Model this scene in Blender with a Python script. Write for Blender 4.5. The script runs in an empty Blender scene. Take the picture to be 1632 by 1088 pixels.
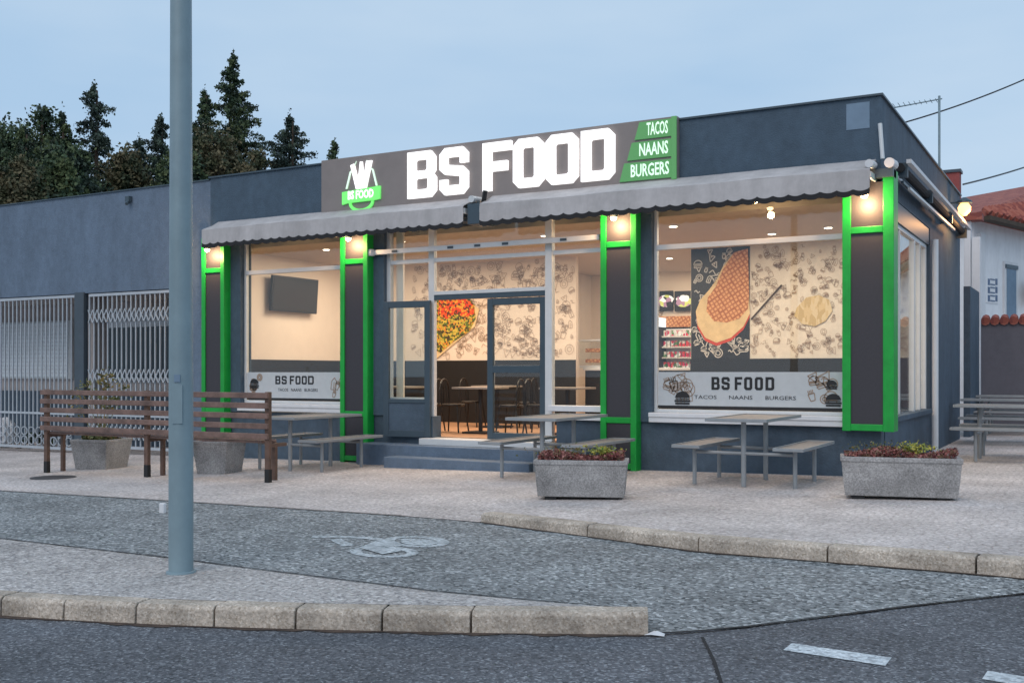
import bpy, bmesh, math, random
import numpy as np
from mathutils import Vector, Matrix
from mathutils.bvhtree import BVHTree
R = math.radians
random.seed(7)
scene = bpy.context.scene
COL = scene.collection
# ------------------------------------------------------------------ camera, sky, sun, exposure
YAW = R(29.3); CAM_Z = 1.38; FPX = 1664.0; HOR = 592.0
cam_d = bpy.data.cameras.new('camera'); cam = bpy.data.objects.new('camera', cam_d); COL.objects.link(cam)
cam.location = (0, 0, CAM_Z); cam.rotation_euler = (R(90), 0, YAW)
cam_d.sensor_width = 36; cam_d.lens = 36 * FPX / 1632; cam_d.shift_y = (HOR - 544) / 1632
cam_d.clip_end = 1200; cam_d.clip_start = 0.05
scene.camera = cam
SUN_ELEV, SUN_AZ = R(42), R(176)
w = bpy.data.worlds.new('World'); scene.world = w; w.use_nodes = True
nt = w.node_tree; nt.nodes.clear()
out = nt.nodes.new('ShaderNodeOutputWorld'); bg = nt.nodes.new('ShaderNodeBackground')
sky = nt.nodes.new('ShaderNodeTexSky'); sky.sky_type = 'NISHITA'; sky.sun_disc = False
sky.sun_elevation = SUN_ELEV; sky.sun_rotation = SUN_AZ
tc = nt.nodes.new('ShaderNodeTexCoord'); mp = nt.nodes.new('ShaderNodeMapping'); mp.inputs['Scale'].default_value = (1.0, 1.0, 3.6)
nz = nt.nodes.new('ShaderNodeTexNoise'); nz.inputs['Scale'].default_value = 2.2; nz.inputs['Detail'].default_value = 4
cr = nt.nodes.new('ShaderNodeValToRGB')
cr.color_ramp.elements[0].position = 0.36; cr.color_ramp.elements[0].color = (0.43, 0.615, 0.83, 1)
cr.color_ramp.elements[1].position = 0.66; cr.color_ramp.elements[1].color = (0.545, 0.70, 0.87, 1)
sc10 = nt.nodes.new('ShaderNodeVectorMath'); sc10.operation = 'SCALE'; sc10.inputs['Scale'].default_value = 10.0
mx = nt.nodes.new('ShaderNodeMix'); mx.data_type = 'RGBA'; mx.inputs[0].default_value = 0.93
nt.links.new(tc.outputs['Generated'], mp.inputs[0]); nt.links.new(mp.outputs[0], nz.inputs['Vector'])
nt.links.new(nz.outputs['Fac'], cr.inputs[0]); nt.links.new(cr.outputs[0], sc10.inputs[0])
nt.links.new(sky.outputs[0], mx.inputs[6]); nt.links.new(sc10.outputs[0], mx.inputs[7])
nt.links.new(mx.outputs[2], bg.inputs['Color']); bg.inputs['Strength'].default_value = 0.1
nt.links.new(bg.outputs[0], out.inputs[0])
sl = bpy.data.lights.new('sun', 'SUN'); sl.energy = 1.15; sl.angle = R(50); sl.color = (1.0, 0.86, 0.76)
so = bpy.data.objects.new('sun', sl); COL.objects.link(so)
sd = Vector((math.sin(SUN_AZ) * math.cos(SUN_ELEV), math.cos(SUN_AZ) * math.cos(SUN_ELEV), math.sin(SUN_ELEV)))
so.rotation_euler = sd.to_track_quat('Z', 'Y').to_euler()
vs = scene.view_settings; vs.view_transform = 'Standard'; vs.look = 'None'; vs.exposure = 0.0; vs.gamma = 1.0; vs.use_curve_mapping = False
scene.cycles.max_bounces = 8; scene.cycles.transparent_max_bounces = 24
scene.cycles.sample_clamp_indirect = 4.0

# ------------------------------------------------------------------ geometry of the place
FWD = (-math.sin(YAW), math.cos(YAW)); RGT = (math.cos(YAW), math.sin(YAW))
def ray(px):
    k = (px - 816.0) / FPX
    return FWD[0] + k * RGT[0], FWD[1] + k * RGT[1]
def onY(px, py, Y):            # point seen at (px, py) on the plane Y
    d = ray(px); t = Y / d[1]
    return Vector((d[0] * t, Y, CAM_Z + (HOR - py) / FPX * t))
def onX(px, py, X):
    d = ray(px); t = X / d[0]
    return Vector((X, d[1] * t, CAM_Z + (HOR - py) / FPX * t))
def P(X):                      # the gentle cross fall of the whole site
    return 0.018 * max(-26.0, min(6.0, X)) + 0.138
def onG(px, py, off=0.0):
    d = ray(px); m = (HOR - py) / FPX
    t = (CAM_Z - 0.138 - off) / (0.018 * d[0] - m)
    X = d[0] * t
    return Vector((X, d[1] * t, P(X) + off))
D = 13.25                      # the shop front plane

# ------------------------------------------------------------------ materials
def principled(name):
    m = bpy.data.materials.new(name); m.use_nodes = True
    return m, m.node_tree, m.node_tree.nodes['Principled BSDF']
def mat(name, c, rough=0.6, metal=0.0, var=0.12, scale=6.0, bump=0.0, bscale=60.0, dirt=0.0, spec=0.5):
    m, t, b = principled(name)
    b.inputs['Roughness'].default_value = rough; b.inputs['Metallic'].default_value = metal
    b.inputs['Specular IOR Level'].default_value = spec
    g = t.nodes.new('ShaderNodeTexCoord')
    n = t.nodes.new('ShaderNodeTexNoise'); n.inputs['Scale'].default_value = scale; n.inputs['Detail'].default_value = 6; n.inputs['Roughness'].default_value = 0.65
    t.links.new(g.outputs['Object'], n.inputs['Vector'])
    r = t.nodes.new('ShaderNodeValToRGB')
    r.color_ramp.elements[0].position = 0.25; r.color_ramp.elements[1].position = 0.75
    r.color_ramp.elements[0].color = tuple(x * (1 - var) for x in c) + (1,)
    r.color_ramp.elements[1].color = tuple(min(1, x * (1 + var)) for x in c) + (1,)
    t.links.new(n.outputs['Fac'], r.inputs[0]); last = r.outputs[0]
    if dirt:
        n2 = t.nodes.new('ShaderNodeTexNoise'); n2.inputs['Scale'].default_value = 1.4; n2.inputs['Detail'].default_value = 8; n2.inputs['Roughness'].default_value = 0.7
        mp2 = t.nodes.new('ShaderNodeMapping'); mp2.inputs['Scale'].default_value = (1.6, 1.6, 0.5)
        t.links.new(g.outputs['Object'], mp2.inputs[0]); t.links.new(mp2.outputs[0], n2.inputs['Vector'])
        r2 = t.nodes.new('ShaderNodeValToRGB'); r2.color_ramp.elements[0].position = 0.35; r2.color_ramp.elements[1].position = 0.65
        r2.color_ramp.elements[0].color = (1 - dirt,) * 3 + (1,); r2.color_ramp.elements[1].color = (1, 1, 1, 1)
        t.links.new(n2.outputs['Fac'], r2.inputs[0])
        mm = t.nodes.new('ShaderNodeMix'); mm.data_type = 'RGBA'; mm.blend_type = 'MULTIPLY'; mm.inputs[0].default_value = 1
        t.links.new(last, mm.inputs[6]); t.links.new(r2.outputs[0], mm.inputs[7]); last = mm.outputs[2]
    t.links.new(last, b.inputs['Base Color'])
    if bump:
        n3 = t.nodes.new('ShaderNodeTexNoise'); n3.inputs['Scale'].default_value = bscale; n3.inputs['Detail'].default_value = 4
        t.links.new(g.outputs['Object'], n3.inputs['Vector'])
        bp = t.nodes.new('ShaderNodeBump'); bp.inputs['Strength'].default_value = bump; bp.inputs['Distance'].default_value = 0.02
        t.links.new(n3.outputs['Fac'], bp.inputs['Height']); t.links.new(bp.outputs[0], b.inputs['Normal'])
    return m
def speckle(name, c, c_lo, c_hi, cell=45.0, big=0.12, rough=0.85, joint=None, jscale=9.0, bump=0.5, patch=1.0):
    """stone chips: a voronoi of small grains over a slow mottling, with optional sett joints"""
    m, t, b = principled(name); L = t.links
    g = t.nodes.new('ShaderNodeTexCoord')
    v = t.nodes.new('ShaderNodeTexVoronoi'); v.inputs['Scale'].default_value = cell; L.new(g.outputs['Object'], v.inputs['Vector'])
    sp = t.nodes.new('ShaderNodeSeparateColor'); L.new(v.outputs['Color'], sp.inputs[0])
    r = t.nodes.new('ShaderNodeValToRGB'); e = r.color_ramp.elements
    e[0].position = 0.0; e[0].color = c_lo + (1,); e[1].position = 1.0; e[1].color = c_hi + (1,)
    x = e.new(0.35); x.color = c + (1,); x2 = e.new(0.75); x2.color = c + (1,)
    L.new(sp.outputs[0], r.inputs[0]); last = r.outputs[0]
    nf = t.nodes.new('ShaderNodeTexNoise'); nf.inputs['Scale'].default_value = cell * .55; nf.inputs['Detail'].default_value = 3
    L.new(g.outputs['Object'], nf.inputs['Vector'])
    rf_ = t.nodes.new('ShaderNodeValToRGB'); rf_.color_ramp.elements[0].position = 0.35; rf_.color_ramp.elements[1].position = 0.65
    rf_.color_ramp.elements[0].color = (.80,) * 3 + (1,); rf_.color_ramp.elements[1].color = (1.2, 1.2, 1.2, 1); L.new(nf.outputs['Fac'], rf_.inputs[0])
    m0 = t.nodes.new('ShaderNodeMix'); m0.data_type = 'RGBA'; m0.blend_type = 'MULTIPLY'; m0.inputs[0].default_value = 1
    L.new(last, m0.inputs[6]); L.new(rf_.outputs[0], m0.inputs[7]); last = m0.outputs[2]
    n = t.nodes.new('ShaderNodeTexNoise'); n.inputs['Scale'].default_value = patch; n.inputs['Detail'].default_value = 9; n.inputs['Roughness'].default_value = 0.62
    L.new(g.outputs['Object'], n.inputs['Vector'])
    rr = t.nodes.new('ShaderNodeValToRGB'); rr.color_ramp.elements[0].position = 0.32; rr.color_ramp.elements[1].position = 0.68
    rr.color_ramp.elements[0].color = (1 - big,) * 3 + (1,); rr.color_ramp.elements[1].color = (1 + big, 1 + big, 1 + big, 1)
    L.new(n.outputs['Fac'], rr.inputs[0])
    mm = t.nodes.new('ShaderNodeMix'); mm.data_type = 'RGBA'; mm.blend_type = 'MULTIPLY'; mm.inputs[0].default_value = 1
    L.new(last, mm.inputs[6]); L.new(rr.outputs[0], mm.inputs[7]); last = mm.outputs[2]
    bp = t.nodes.new('ShaderNodeBump'); bp.inputs['Strength'].default_value = bump; bp.inputs['Distance'].default_value = 0.01
    L.new(v.outputs['Distance'], bp.inputs['Height'])
    if joint:
        vj = t.nodes.new('ShaderNodeTexVoronoi'); vj.feature = 'DISTANCE_TO_EDGE'; vj.inputs['Scale'].default_value = jscale; vj.inputs['Randomness'].default_value = 0.55
        L.new(g.outputs['Object'], vj.inputs['Vector'])
        rj = t.nodes.new('ShaderNodeValToRGB'); rj.color_ramp.elements[0].position = 0.02; rj.color_ramp.elements[1].position = 0.09
        rj.color_ramp.elements[0].color = joint + (1,); rj.color_ramp.elements[1].color = (1, 1, 1, 1)
        L.new(vj.outputs['Distance'], rj.inputs[0])
        m2 = t.nodes.new('ShaderNodeMix'); m2.data_type = 'RGBA'; m2.blend_type = 'MULTIPLY'; m2.inputs[0].default_value = 0.8
        L.new(last, m2.inputs[6]); L.new(rj.outputs[0], m2.inputs[7]); last = m2.outputs[2]
    L.new(last, b.inputs['Base Color']); L.new(bp.outputs[0], b.inputs['Normal'])
    b.inputs['Roughness'].default_value = rough; b.inputs['Specular IOR Level'].default_value = 0.25
    return m
def emit(name, c, s, base=None):
    m, t, b = principled(name)
    b.inputs['Base Color'].default_value = (base or c) + (1,)
    b.inputs['Emission Color'].default_value = c + (1,); b.inputs['Emission Strength'].default_value = s
    return m
def glass(name, tint=(0.93, 0.96, 0.96), rough=0.0, refl=0.9):
    m = bpy.data.materials.new(name); m.use_nodes = True; t = m.node_tree; t.nodes.clear()
    o = t.nodes.new('ShaderNodeOutputMaterial'); tr = t.nodes.new('ShaderNodeBsdfTransparent'); gl = t.nodes.new('ShaderNodeBsdfGlossy')
    tr.inputs[0].default_value = tint + (1,); gl.inputs['Roughness'].default_value = rough; gl.inputs[0].default_value = (refl,) * 3 + (1,)
    f = t.nodes.new('ShaderNodeLayerWeight'); f.inputs['Blend'].default_value = 0.5; mxs = t.nodes.new('ShaderNodeMixShader')
    p5 = t.nodes.new('ShaderNodeMath'); p5.operation = 'POWER'; p5.inputs[1].default_value = 5; ma = t.nodes.new('ShaderNodeMath'); ma.operation = 'MULTIPLY_ADD'; ma.inputs[1].default_value = 0.95; ma.inputs[2].default_value = 0.045
    t.links.new(f.outputs['Facing'], p5.inputs[0]); t.links.new(p5.outputs[0], ma.inputs[0]); t.links.new(ma.outputs[0], mxs.inputs[0]); t.links.new(tr.outputs[0], mxs.inputs[1]); t.links.new(gl.outputs[0], mxs.inputs[2]); t.links.new(mxs.outputs[0], o.inputs[0])
    return m
def cells(name, cols, scale, rough=0.6, em=0.0, stretch=(1, 1, 1)):
    m, t, b = principled(name)
    g = t.nodes.new('ShaderNodeTexCoord'); mp_ = t.nodes.new('ShaderNodeMapping'); mp_.inputs['Scale'].default_value = stretch
    v = t.nodes.new('ShaderNodeTexVoronoi'); v.inputs['Scale'].default_value = scale
    t.links.new(g.outputs['Object'], mp_.inputs[0]); t.links.new(mp_.outputs[0], v.inputs['Vector'])
    sp = t.nodes.new('ShaderNodeSeparateColor'); t.links.new(v.outputs['Color'], sp.inputs[0])
    r = t.nodes.new('ShaderNodeValToRGB'); r.color_ramp.interpolation = 'CONSTANT'
    e = r.color_ramp.elements; e[0].position = 0; e[0].color = cols[0] + (1,); e[1].position = 1 / len(cols); e[1].color = cols[1] + (1,)
    for i in range(2, len(cols)):
        x = e.new(i / len(cols)); x.color = cols[i] + (1,)
    t.links.new(sp.outputs[0], r.inputs[0]); t.links.new(r.outputs[0], b.inputs['Base Color']); b.inputs['Roughness'].default_value = rough
    if em:
        t.links.new(r.outputs[0], b.inputs['Emission Color']); b.inputs['Emission Strength'].default_value = em
    return m
M = {}
M['slate'] = mat('slate_paint_left', (0.135, 0.19, 0.265), 0.78, var=0.14, scale=9, bump=0.45, bscale=55, dirt=0.24)
M['slate2'] = mat('slate_paint_shop', (0.066, 0.107, 0.152), 0.78, var=0.16, scale=9, bump=0.45, bscale=55, dirt=0.26)
M['slate3'] = mat('slate_plinth', (0.068, 0.105, 0.148), 0.72, var=0.2, scale=8, bump=0.35, bscale=50, dirt=0.3)
M['patch'] = mat('paint_patch', (0.17, 0.25, 0.34), 0.7)
M['panel'] = mat('dark_panel', (0.040, 0.038, 0.046), 0.55, var=0.15, scale=30)
M['green'] = mat('green_paint', (0.006, 0.36, 0.045), 0.42, var=0.18, scale=5, bump=0.06, bscale=20, dirt=0.16)
M['alu'] = mat('pale_aluminium', (0.62, 0.64, 0.65), 0.4, metal=0.1, var=0.06)
M['doorm'] = mat('slate_metal', (0.045, 0.072, 0.095), 0.4, var=0.1)
M['white'] = mat('white_paint', (0.72, 0.73, 0.75), 0.6, var=0.05, dirt=0.1)
M['house'] = mat('house_white', (0.86, 0.87, 0.89), 0.85, var=0.05, scale=5, dirt=0.12)
M['cream'] = mat('cream_wall', (0.78, 0.68, 0.58), 0.8, var=0.04, scale=3)
M['mural'] = mat('mural_paper', (0.72, 0.68, 0.60), 0.7, var=0.08, scale=9)
M['wains'] = mat('black_wainscot', (0.009, 0.009, 0.010), 0.5, var=0.2)
M['ceil'] = mat('ceiling_paint', (0.55, 0.45, 0.36), 0.8, var=0.05)
M['wood'] = mat('floor_wood', (0.42, 0.24, 0.14), 0.45, var=0.25, scale=12)
M['ink'] = mat('doodle_ink', (0.33, 0.24, 0.18), 0.8)
M['chalk'] = mat('chalk_print', (0.6, 0.6, 0.58), 0.8)
M['sticker'] = mat('frosted_sticker', (0.50, 0.53, 0.55), 0.6, var=0.06, scale=9)
M['black'] = mat('black_print', (0.015, 0.015, 0.017), 0.5)
M['glass'] = glass('window_glass')
M['awn'] = mat('awning_cloth', (0.52, 0.50, 0.50), 0.9, var=0.10, scale=7, dirt=0.25)
M['awnblack'] = mat('awning_trim', (0.015, 0.015, 0.017), 0.8)
M['signm'] = mat('sign_board', (0.245, 0.212, 0.20), 0.55, var=0.08, scale=4)  # board tone warmed to carry the glow of the lit letters
M['signg'] = emit('sign_green', (0.095, 0.30, 0.10), 0.40)
M['lit'] = emit('sign_letter_face', (1.0, 0.98, 0.97), 1.0)
M['litg'] = emit('sign_logo_green', (0.16, 0.75, 0.15), 0.75)
M['litw'] = emit('sign_small_letter', (0.78, 1.0, 0.80), 0.55)
M['bulb'] = emit('lamp_bulb', (1.0, 0.72, 0.40), 22.0)
M['down'] = emit('downlight_face', (1.0, 0.84, 0.62), 9.0)
M['tv'] = mat('tv_screen', (0.03, 0.033, 0.035), 0.25)
M['pole'] = mat('galvanised_grey', (0.235, 0.325, 0.365), 0.5, metal=0.1, var=0.10, scale=5, dirt=0.15)
M['benchwood'] = mat('reddish_wood', (0.175, 0.108, 0.088), 0.6, var=0.5, scale=5, bump=0.3, bscale=40)
M['benchpost'] = mat('bench_iron', (0.125, 0.072, 0.052), 0.6, var=0.4, scale=9)
M['boot'] = mat('black_foot', (0.01, 0.01, 0.011), 0.6)
M['conc'] = speckle('planter_concrete', (0.31, 0.30, 0.295), (0.24, 0.235, 0.23), (0.37, 0.36, 0.355), cell=110, big=0.30, patch=3, bump=0.15)
M['soil'] = mat('soil', (0.03, 0.022, 0.017), 0.95)
M['kerb'] = speckle('kerb_granite', (0.46, 0.395, 0.33), (0.34, 0.28, 0.22), (0.57, 0.51, 0.44), cell=95, big=0.34, patch=2.6, bump=0.25)
M['kerbd'] = mat('kerb_dirt', (0.075, 0.052, 0.040), 0.95, var=0.6, scale=18)
M['metal'] = mat('table_steel', (0.29, 0.31, 0.325), 0.45, metal=0.2, var=0.12, scale=8)
M['mesh'] = mat('table_top_board', (0.215, 0.20, 0.195), 0.6, var=0.25, scale=14)
M['gate'] = mat('gate_paint', (0.42, 0.46, 0.50), 0.5, metal=0.1)
M['gated'] = mat('gate_post_dark', (0.055, 0.075, 0.095), 0.5)
M['shutter'] = mat('shutter_reflection', (0.82, 0.88, 0.92), 0.6, var=0.08, scale=3)  # brightened: the window's reflection is put into the colour
M['beige'] = mat('beige_render', (0.50, 0.45, 0.43), 0.85, dirt=0.2)
M['darkglass'] = mat('dark_window', (0.035, 0.05, 0.06), 0.12)
M['rooft'] = cells('roof_tile_clay', [(0.30, 0.085, 0.06), (0.22, 0.06, 0.05), (0.36, 0.12, 0.085)], 9, 0.85)
M['brickred'] = mat('chimney_red', (0.28, 0.07, 0.065), 0.8)
M['gwall'] = mat('garden_wall_grey', (0.12, 0.115, 0.135), 0.9, var=0.1, dirt=0.12)
M['plaza'] = speckle('plaza_setts', (0.55, 0.50, 0.475), (0.43, 0.385, 0.37), (0.67, 0.62, 0.60), cell=48, big=0.20, joint=(0.76, 0.74, 0.73), jscale=11, bump=0.5)
M['island'] = speckle('island_setts', (0.47, 0.44, 0.42), (0.28, 0.265, 0.26), (0.68, 0.66, 0.64), cell=58, big=0.20, joint=(0.6, 0.6, 0.62), jscale=13, bump=0.7)
M['lane'] = speckle('coarse_asphalt', (0.225, 0.238, 0.243), (0.06, 0.07, 0.075), (0.50, 0.52, 0.525), cell=46, big=0.20, bump=0.7, patch=1.3)
M['road'] = speckle('dark_asphalt', (0.118, 0.124, 0.138), (0.055, 0.06, 0.068), (0.27, 0.285, 0.305), cell=75, big=0.24, bump=0.6, patch=0.8)
M['paint'] = speckle('road_paint', (0.55, 0.60, 0.63), (0.30, 0.33, 0.36), (0.68, 0.72, 0.74), cell=60, big=0.15)
M['faded'] = speckle('faded_road_paint', (0.45, 0.49, 0.51), (0.24, 0.27, 0.28), (0.58, 0.62, 0.64), cell=42, big=0.25, patch=5)
M['crack'] = mat('asphalt_crack', (0.018, 0.018, 0.02), 0.95)
M['iron'] = mat('cast_iron', (0.06, 0.055, 0.055), 0.6)
M['bark'] = mat('bark', (0.07, 0.05, 0.035), 0.9, var=0.3)
M['redleaf'] = cells('red_leaf', [(0.24, 0.07, 0.06), (0.34, 0.14, 0.12), (0.14, 0.04, 0.04), (0.17, 0.10, 0.06)], 26)
M['ylwleaf'] = cells('yellow_leaf', [(0.40, 0.36, 0.06), (0.22, 0.26, 0.05)], 20)
M['olive'] = cells('olive_leaf', [(0.12, 0.13, 0.04), (0.22, 0.16, 0.05), (0.07, 0.09, 0.03)], 20)
def leafmat(name, cols): return cells(name, cols, 3.2, 0.75)
M['lf1'] = leafmat('leaf_dark', [(0.040, 0.072, 0.036), (0.07, 0.105, 0.045), (0.026, 0.045, 0.028), (0.10, 0.13, 0.05)])
M['lf2'] = leafmat('leaf_olive', [(0.075, 0.08, 0.035), (0.11, 0.095, 0.045), (0.045, 0.06, 0.028), (0.14, 0.115, 0.058)])
M['lf3'] = leafmat('leaf_blue', [(0.040, 0.065, 0.050), (0.065, 0.095, 0.065), (0.026, 0.044, 0.036)])

# ------------------------------------------------------------------ mesh helpers
class MB:
    def __init__(s): s.v = []; s.f = []
    def add(s, vs, fs):
        o = len(s.v); s.v += [tuple(v) for v in vs]; s.f += [tuple(i + o for i in f) for f in fs]; return s
    def box(s, x0, x1, y0, y1, z0, z1):
        return s.add([(x0, y0, z0), (x1, y0, z0), (x1, y1, z0), (x0, y1, z0), (x0, y0, z1), (x1, y0, z1), (x1, y1, z1), (x0, y1, z1)],
                     [(0, 3, 2, 1), (4, 5, 6, 7), (0, 1, 5, 4), (1, 2, 6, 5), (2, 3, 7, 6), (3, 0, 4, 7)])
    def tube(s, a, b, r0, r1=None, n=10, caps=True):
        a = Vector(a); b = Vector(b); r1 = r0 if r1 is None else r1
        d = (b - a).normalized(); u = d.orthogonal().normalized(); q = d.cross(u)
        vs = []
        for c, r in ((a, r0), (b, r1)):
            for i in range(n):
                t = 2 * math.pi * i / n; vs.append(c + u * (r * math.cos(t)) + q * (r * math.sin(t)))
        fs = [(i, (i + 1) % n, n + (i + 1) % n, n + i) for i in range(n)]
        if caps: fs += [tuple(range(n))[::-1], tuple(range(n, 2 * n))]
        return s.add(vs, fs)
    def bar(s, a, b, wd, ht):     # rectangular bar between two points, ht vertical
        a = Vector(a); b = Vector(b); d = (b - a).normalized()
        up = Vector((0, 0, 1)) if abs(d.z) < 0.95 else Vector((0, 1, 0))
        sd_ = d.cross(up).normalized(); up = sd_.cross(d).normalized()
        vs = []
        for c in (a, b):
            for i, j in ((-1, -1), (1, -1), (1, 1), (-1, 1)): vs.append(c + sd_ * (i * wd / 2) + up * (j * ht / 2))
        return s.add(vs, [(0, 1, 2, 3), (7, 6, 5, 4), (0, 4, 5, 1), (1, 5, 6, 2), (2, 6, 7, 3), (3, 7, 4, 0)])
    def lathe(s, prof, c=(0, 0, 0), n=20):
        vs = []
        for r, z in prof:
            for i in range(n):
                t = 2 * math.pi * i / n; vs.append((c[0] + r * math.cos(t), c[1] + r * math.sin(t), c[2] + z))
        fs = []
        for k in range(len(prof) - 1):
            for i in range(n): fs.append((k * n + i, k * n + (i + 1) % n, (k + 1) * n + (i + 1) % n, (k + 1) * n + i))
        fs += [tuple(range(n))[::-1], tuple(range((len(prof) - 1) * n, len(prof) * n))]
        return s.add(vs, fs)
    def build(s, name, m, parent=None, bevel=0.0, smooth=False):
        me = bpy.data.meshes.new(name); me.from_pydata(s.v, [], s.f); me.validate(); me.update()
        me.materials.append(M[m] if isinstance(m, str) else m)
        if smooth:
            for p in me.polygons: p.use_smooth = True
        o = bpy.data.objects.new(name, me); COL.objects.link(o)
        if bevel:
            b = o.modifiers.new('bevel', 'BEVEL'); b.width = bevel; b.segments = 2; b.limit_method = 'ANGLE'; b.angle_limit = R(40)
        if parent:
            o.parent = parent; o.matrix_parent_inverse = parent.matrix_basis.inverted()
        return o
def tag(o, label=None, cat=None, group=None, kind=None):
    for k, v in (('label', label), ('category', cat), ('group', group), ('kind', kind)):
        if v: o[k] = v
    return o
def thing(name, loc, label, cat, group=None, rz=0.0):
    o = bpy.data.objects.new(name, None); COL.objects.link(o); o.empty_display_size = 0.2
    o.location = loc; o.rotation_euler.z = rz
    return tag(o, label, cat, group)
def box(name, m, parent, x0, x1, y0, y1, z0, z1, bevel=0.0, label=None):
    o = MB().box(x0, x1, y0, y1, z0, z1).build(name, m, parent, bevel)
    if label: o['label'] = label
    return o
def copy_tree(root, loc, rz=None, label=None, group=None):
    def cp(o, par):
        c = o.copy(); COL.objects.link(c)
        if par: c.parent = par; c.matrix_parent_inverse = o.matrix_parent_inverse.copy()
        for ch in list(o.children): cp(ch, c)
        return c
    r = cp(root, None); r.location = loc
    if rz is not None: r.rotation_euler.z = rz
    if label: r['label'] = label
    if group: r['group'] = group
    return r
def curve_mesh(name, loops, ext, m, parent, org, sx=1.0, sz=1.0):
    """flat outlines in (x, z) filled, given thickness ext towards -Y"""
    cu = bpy.data.curves.new(name, 'CURVE'); cu.dimensions = '2D'; cu.fill_mode = 'BOTH'; cu.extrude = ext / 2
    for lp in loops:
        s_ = cu.splines.new('POLY'); s_.points.add(len(lp) - 1); s_.use_cyclic_u = True
        for i, (x, y) in enumerate(lp): s_.points[i].co = (x * sx, y * sz, 0, 1)
    return _conv(name, cu, m, parent, org, ext)
def _conv(name, cu, m, parent, org, ext, xs=1.0):
    t = bpy.data.objects.new('tmp', cu); COL.objects.link(t)
    dg = bpy.context.evaluated_depsgraph_get(); me = bpy.data.meshes.new_from_object(t.evaluated_get(dg))
    bpy.data.objects.remove(t); bpy.data.curves.remove(cu)
    for v in me.vertices:
        x, y, z = v.co; v.co = (org[0] + x * xs, org[1] - z - ext / 2, org[2] + y)
    me.materials.clear(); me.materials.append(M[m] if isinstance(m, str) else m)
    me.name = name
    o = bpy.data.objects.new(name, me); COL.objects.link(o)
    if parent: o.parent = parent; o.matrix_parent_inverse = parent.matrix_basis.inverted()
    return o
def text(name, s_, size, m, parent, org, ext=0.004, width=None, off=0.0, shear=0.0):
    cu = bpy.data.curves.new(name, 'FONT'); cu.body = s_; cu.size = size; cu.extrude = ext / 2; cu.offset = off; cu.shear = shear
    cu.align_x = 'CENTER'; cu.align_y = 'CENTER'; cu.resolution_u = 2
    t = bpy.data.objects.new('tmp', cu); COL.objects.link(t); bpy.context.view_layer.update(); wd = t.dimensions.x
    bpy.data.objects.remove(t)
    return _conv(name, cu, m, parent, org, ext, (width / wd) if width and wd else 1.0)

# ------------------------------------------------------------------ the ground
def sheet(name, m, rowA, rowB, n=1, kind='structure'):
    mb = MB(); k = len(rowA)
    for j in range(n + 1):
        for a, b in zip(rowA, rowB): mb.v.append(tuple(Vector(a).lerp(Vector(b), j / n)))
    for j in range(n):
        for i in range(k - 1): mb.f.append((j * k + i, j * k + i + 1, (j + 1) * k + i + 1, (j + 1) * k + i))
    o = mb.build(name, m); tag(o, kind=kind); return o
xs = [-400, -60, -26, -20, -14, -10, -6, -2, 2, 6, 40, 400]
sheet('road', 'road', [(x, -300, P(x) - 0.15) for x in xs], [(x, 700, P(x) - 0.15) for x in xs], 6)

def rs(pts, X):                # value on a polyline at X -> (Y, z)
    for a, b in zip(pts, pts[1:]):
        if a[0] <= X <= b[0]:
            f = (X - a[0]) / (b[0] - a[0] + 1e-9); return a[1] + (b[1] - a[1]) * f, a[2] + (b[2] - a[2]) * f
    e = pts[0] if X < pts[0][0] else pts[-1]; return e[1], e[2]
# edge between plaza and lane, left flush, right with the raised kerb
up_px = [(-300, 752, 0), (0, 782, 0), (250, 797, 0), (500, 813, -0.01), (640, 822, -0.04), (765, 832, -0.08), (1112, 879, -0.115), (1330, 897, -0.115), (1555, 915, -0.115), (1632, 922, -0.115), (1900, 948, -0.12), (2400, 990, -0.12)]
UP = [tuple(onG(*p)) for p in up_px]
K2 = [p for p, q in zip(UP, up_px) if q[0] >= 765]
e_ = UP[-1]; UP.append((26.0, e_[1] + (26 - e_[0]) * .02, P(26) - .12)); K2.append(UP[-1])
UP.insert(0, (-26.0, UP[0][1] - .3, P(-26)))
# road edge of the lane: back of the island, then the seam with the road
isl_px = [(-300, 826), (0, 858), (130, 873), (270, 889), (400, 906), (530, 922), (700, 943), (850, 957), (960, 966), (1012, 972)]
ISL_OFF = [-.03, -.03, -.03, -.03, -.03, -.035, -.055, -.085, -.115, -.14]; ISL = [tuple(onG(x, y, o_)) for (x, y), o_ in zip(isl_px, ISL_OFF)]; ISL.insert(0, (-26.0, ISL[0][1] - .6, P(-26) - .03))
sm_px = [(1012, 1009), (1040, 1009), (1090, 1008), (1180, 1000), (1300, 985), (1450, 966), (1632, 946), (1800, 928), (2000, 910)]
SEAM = [tuple(onG(x, y, -0.146)) for x, y in sm_px]; SEAM.append((26.0, UP[-1][1] - .4, P(26) - .146))
kb_px = [(-1500, 890), (-900, 918), (-500, 943), (-340, 955), (-230, 964), (-115, 973), (0, 981), (100, 988), (215, 994), (340, 999), (470, 1003), (608, 1006), (750, 1009), (1035, 1012)]
KB = [onG(x, y, -0.15) for x, y in kb_px]
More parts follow.
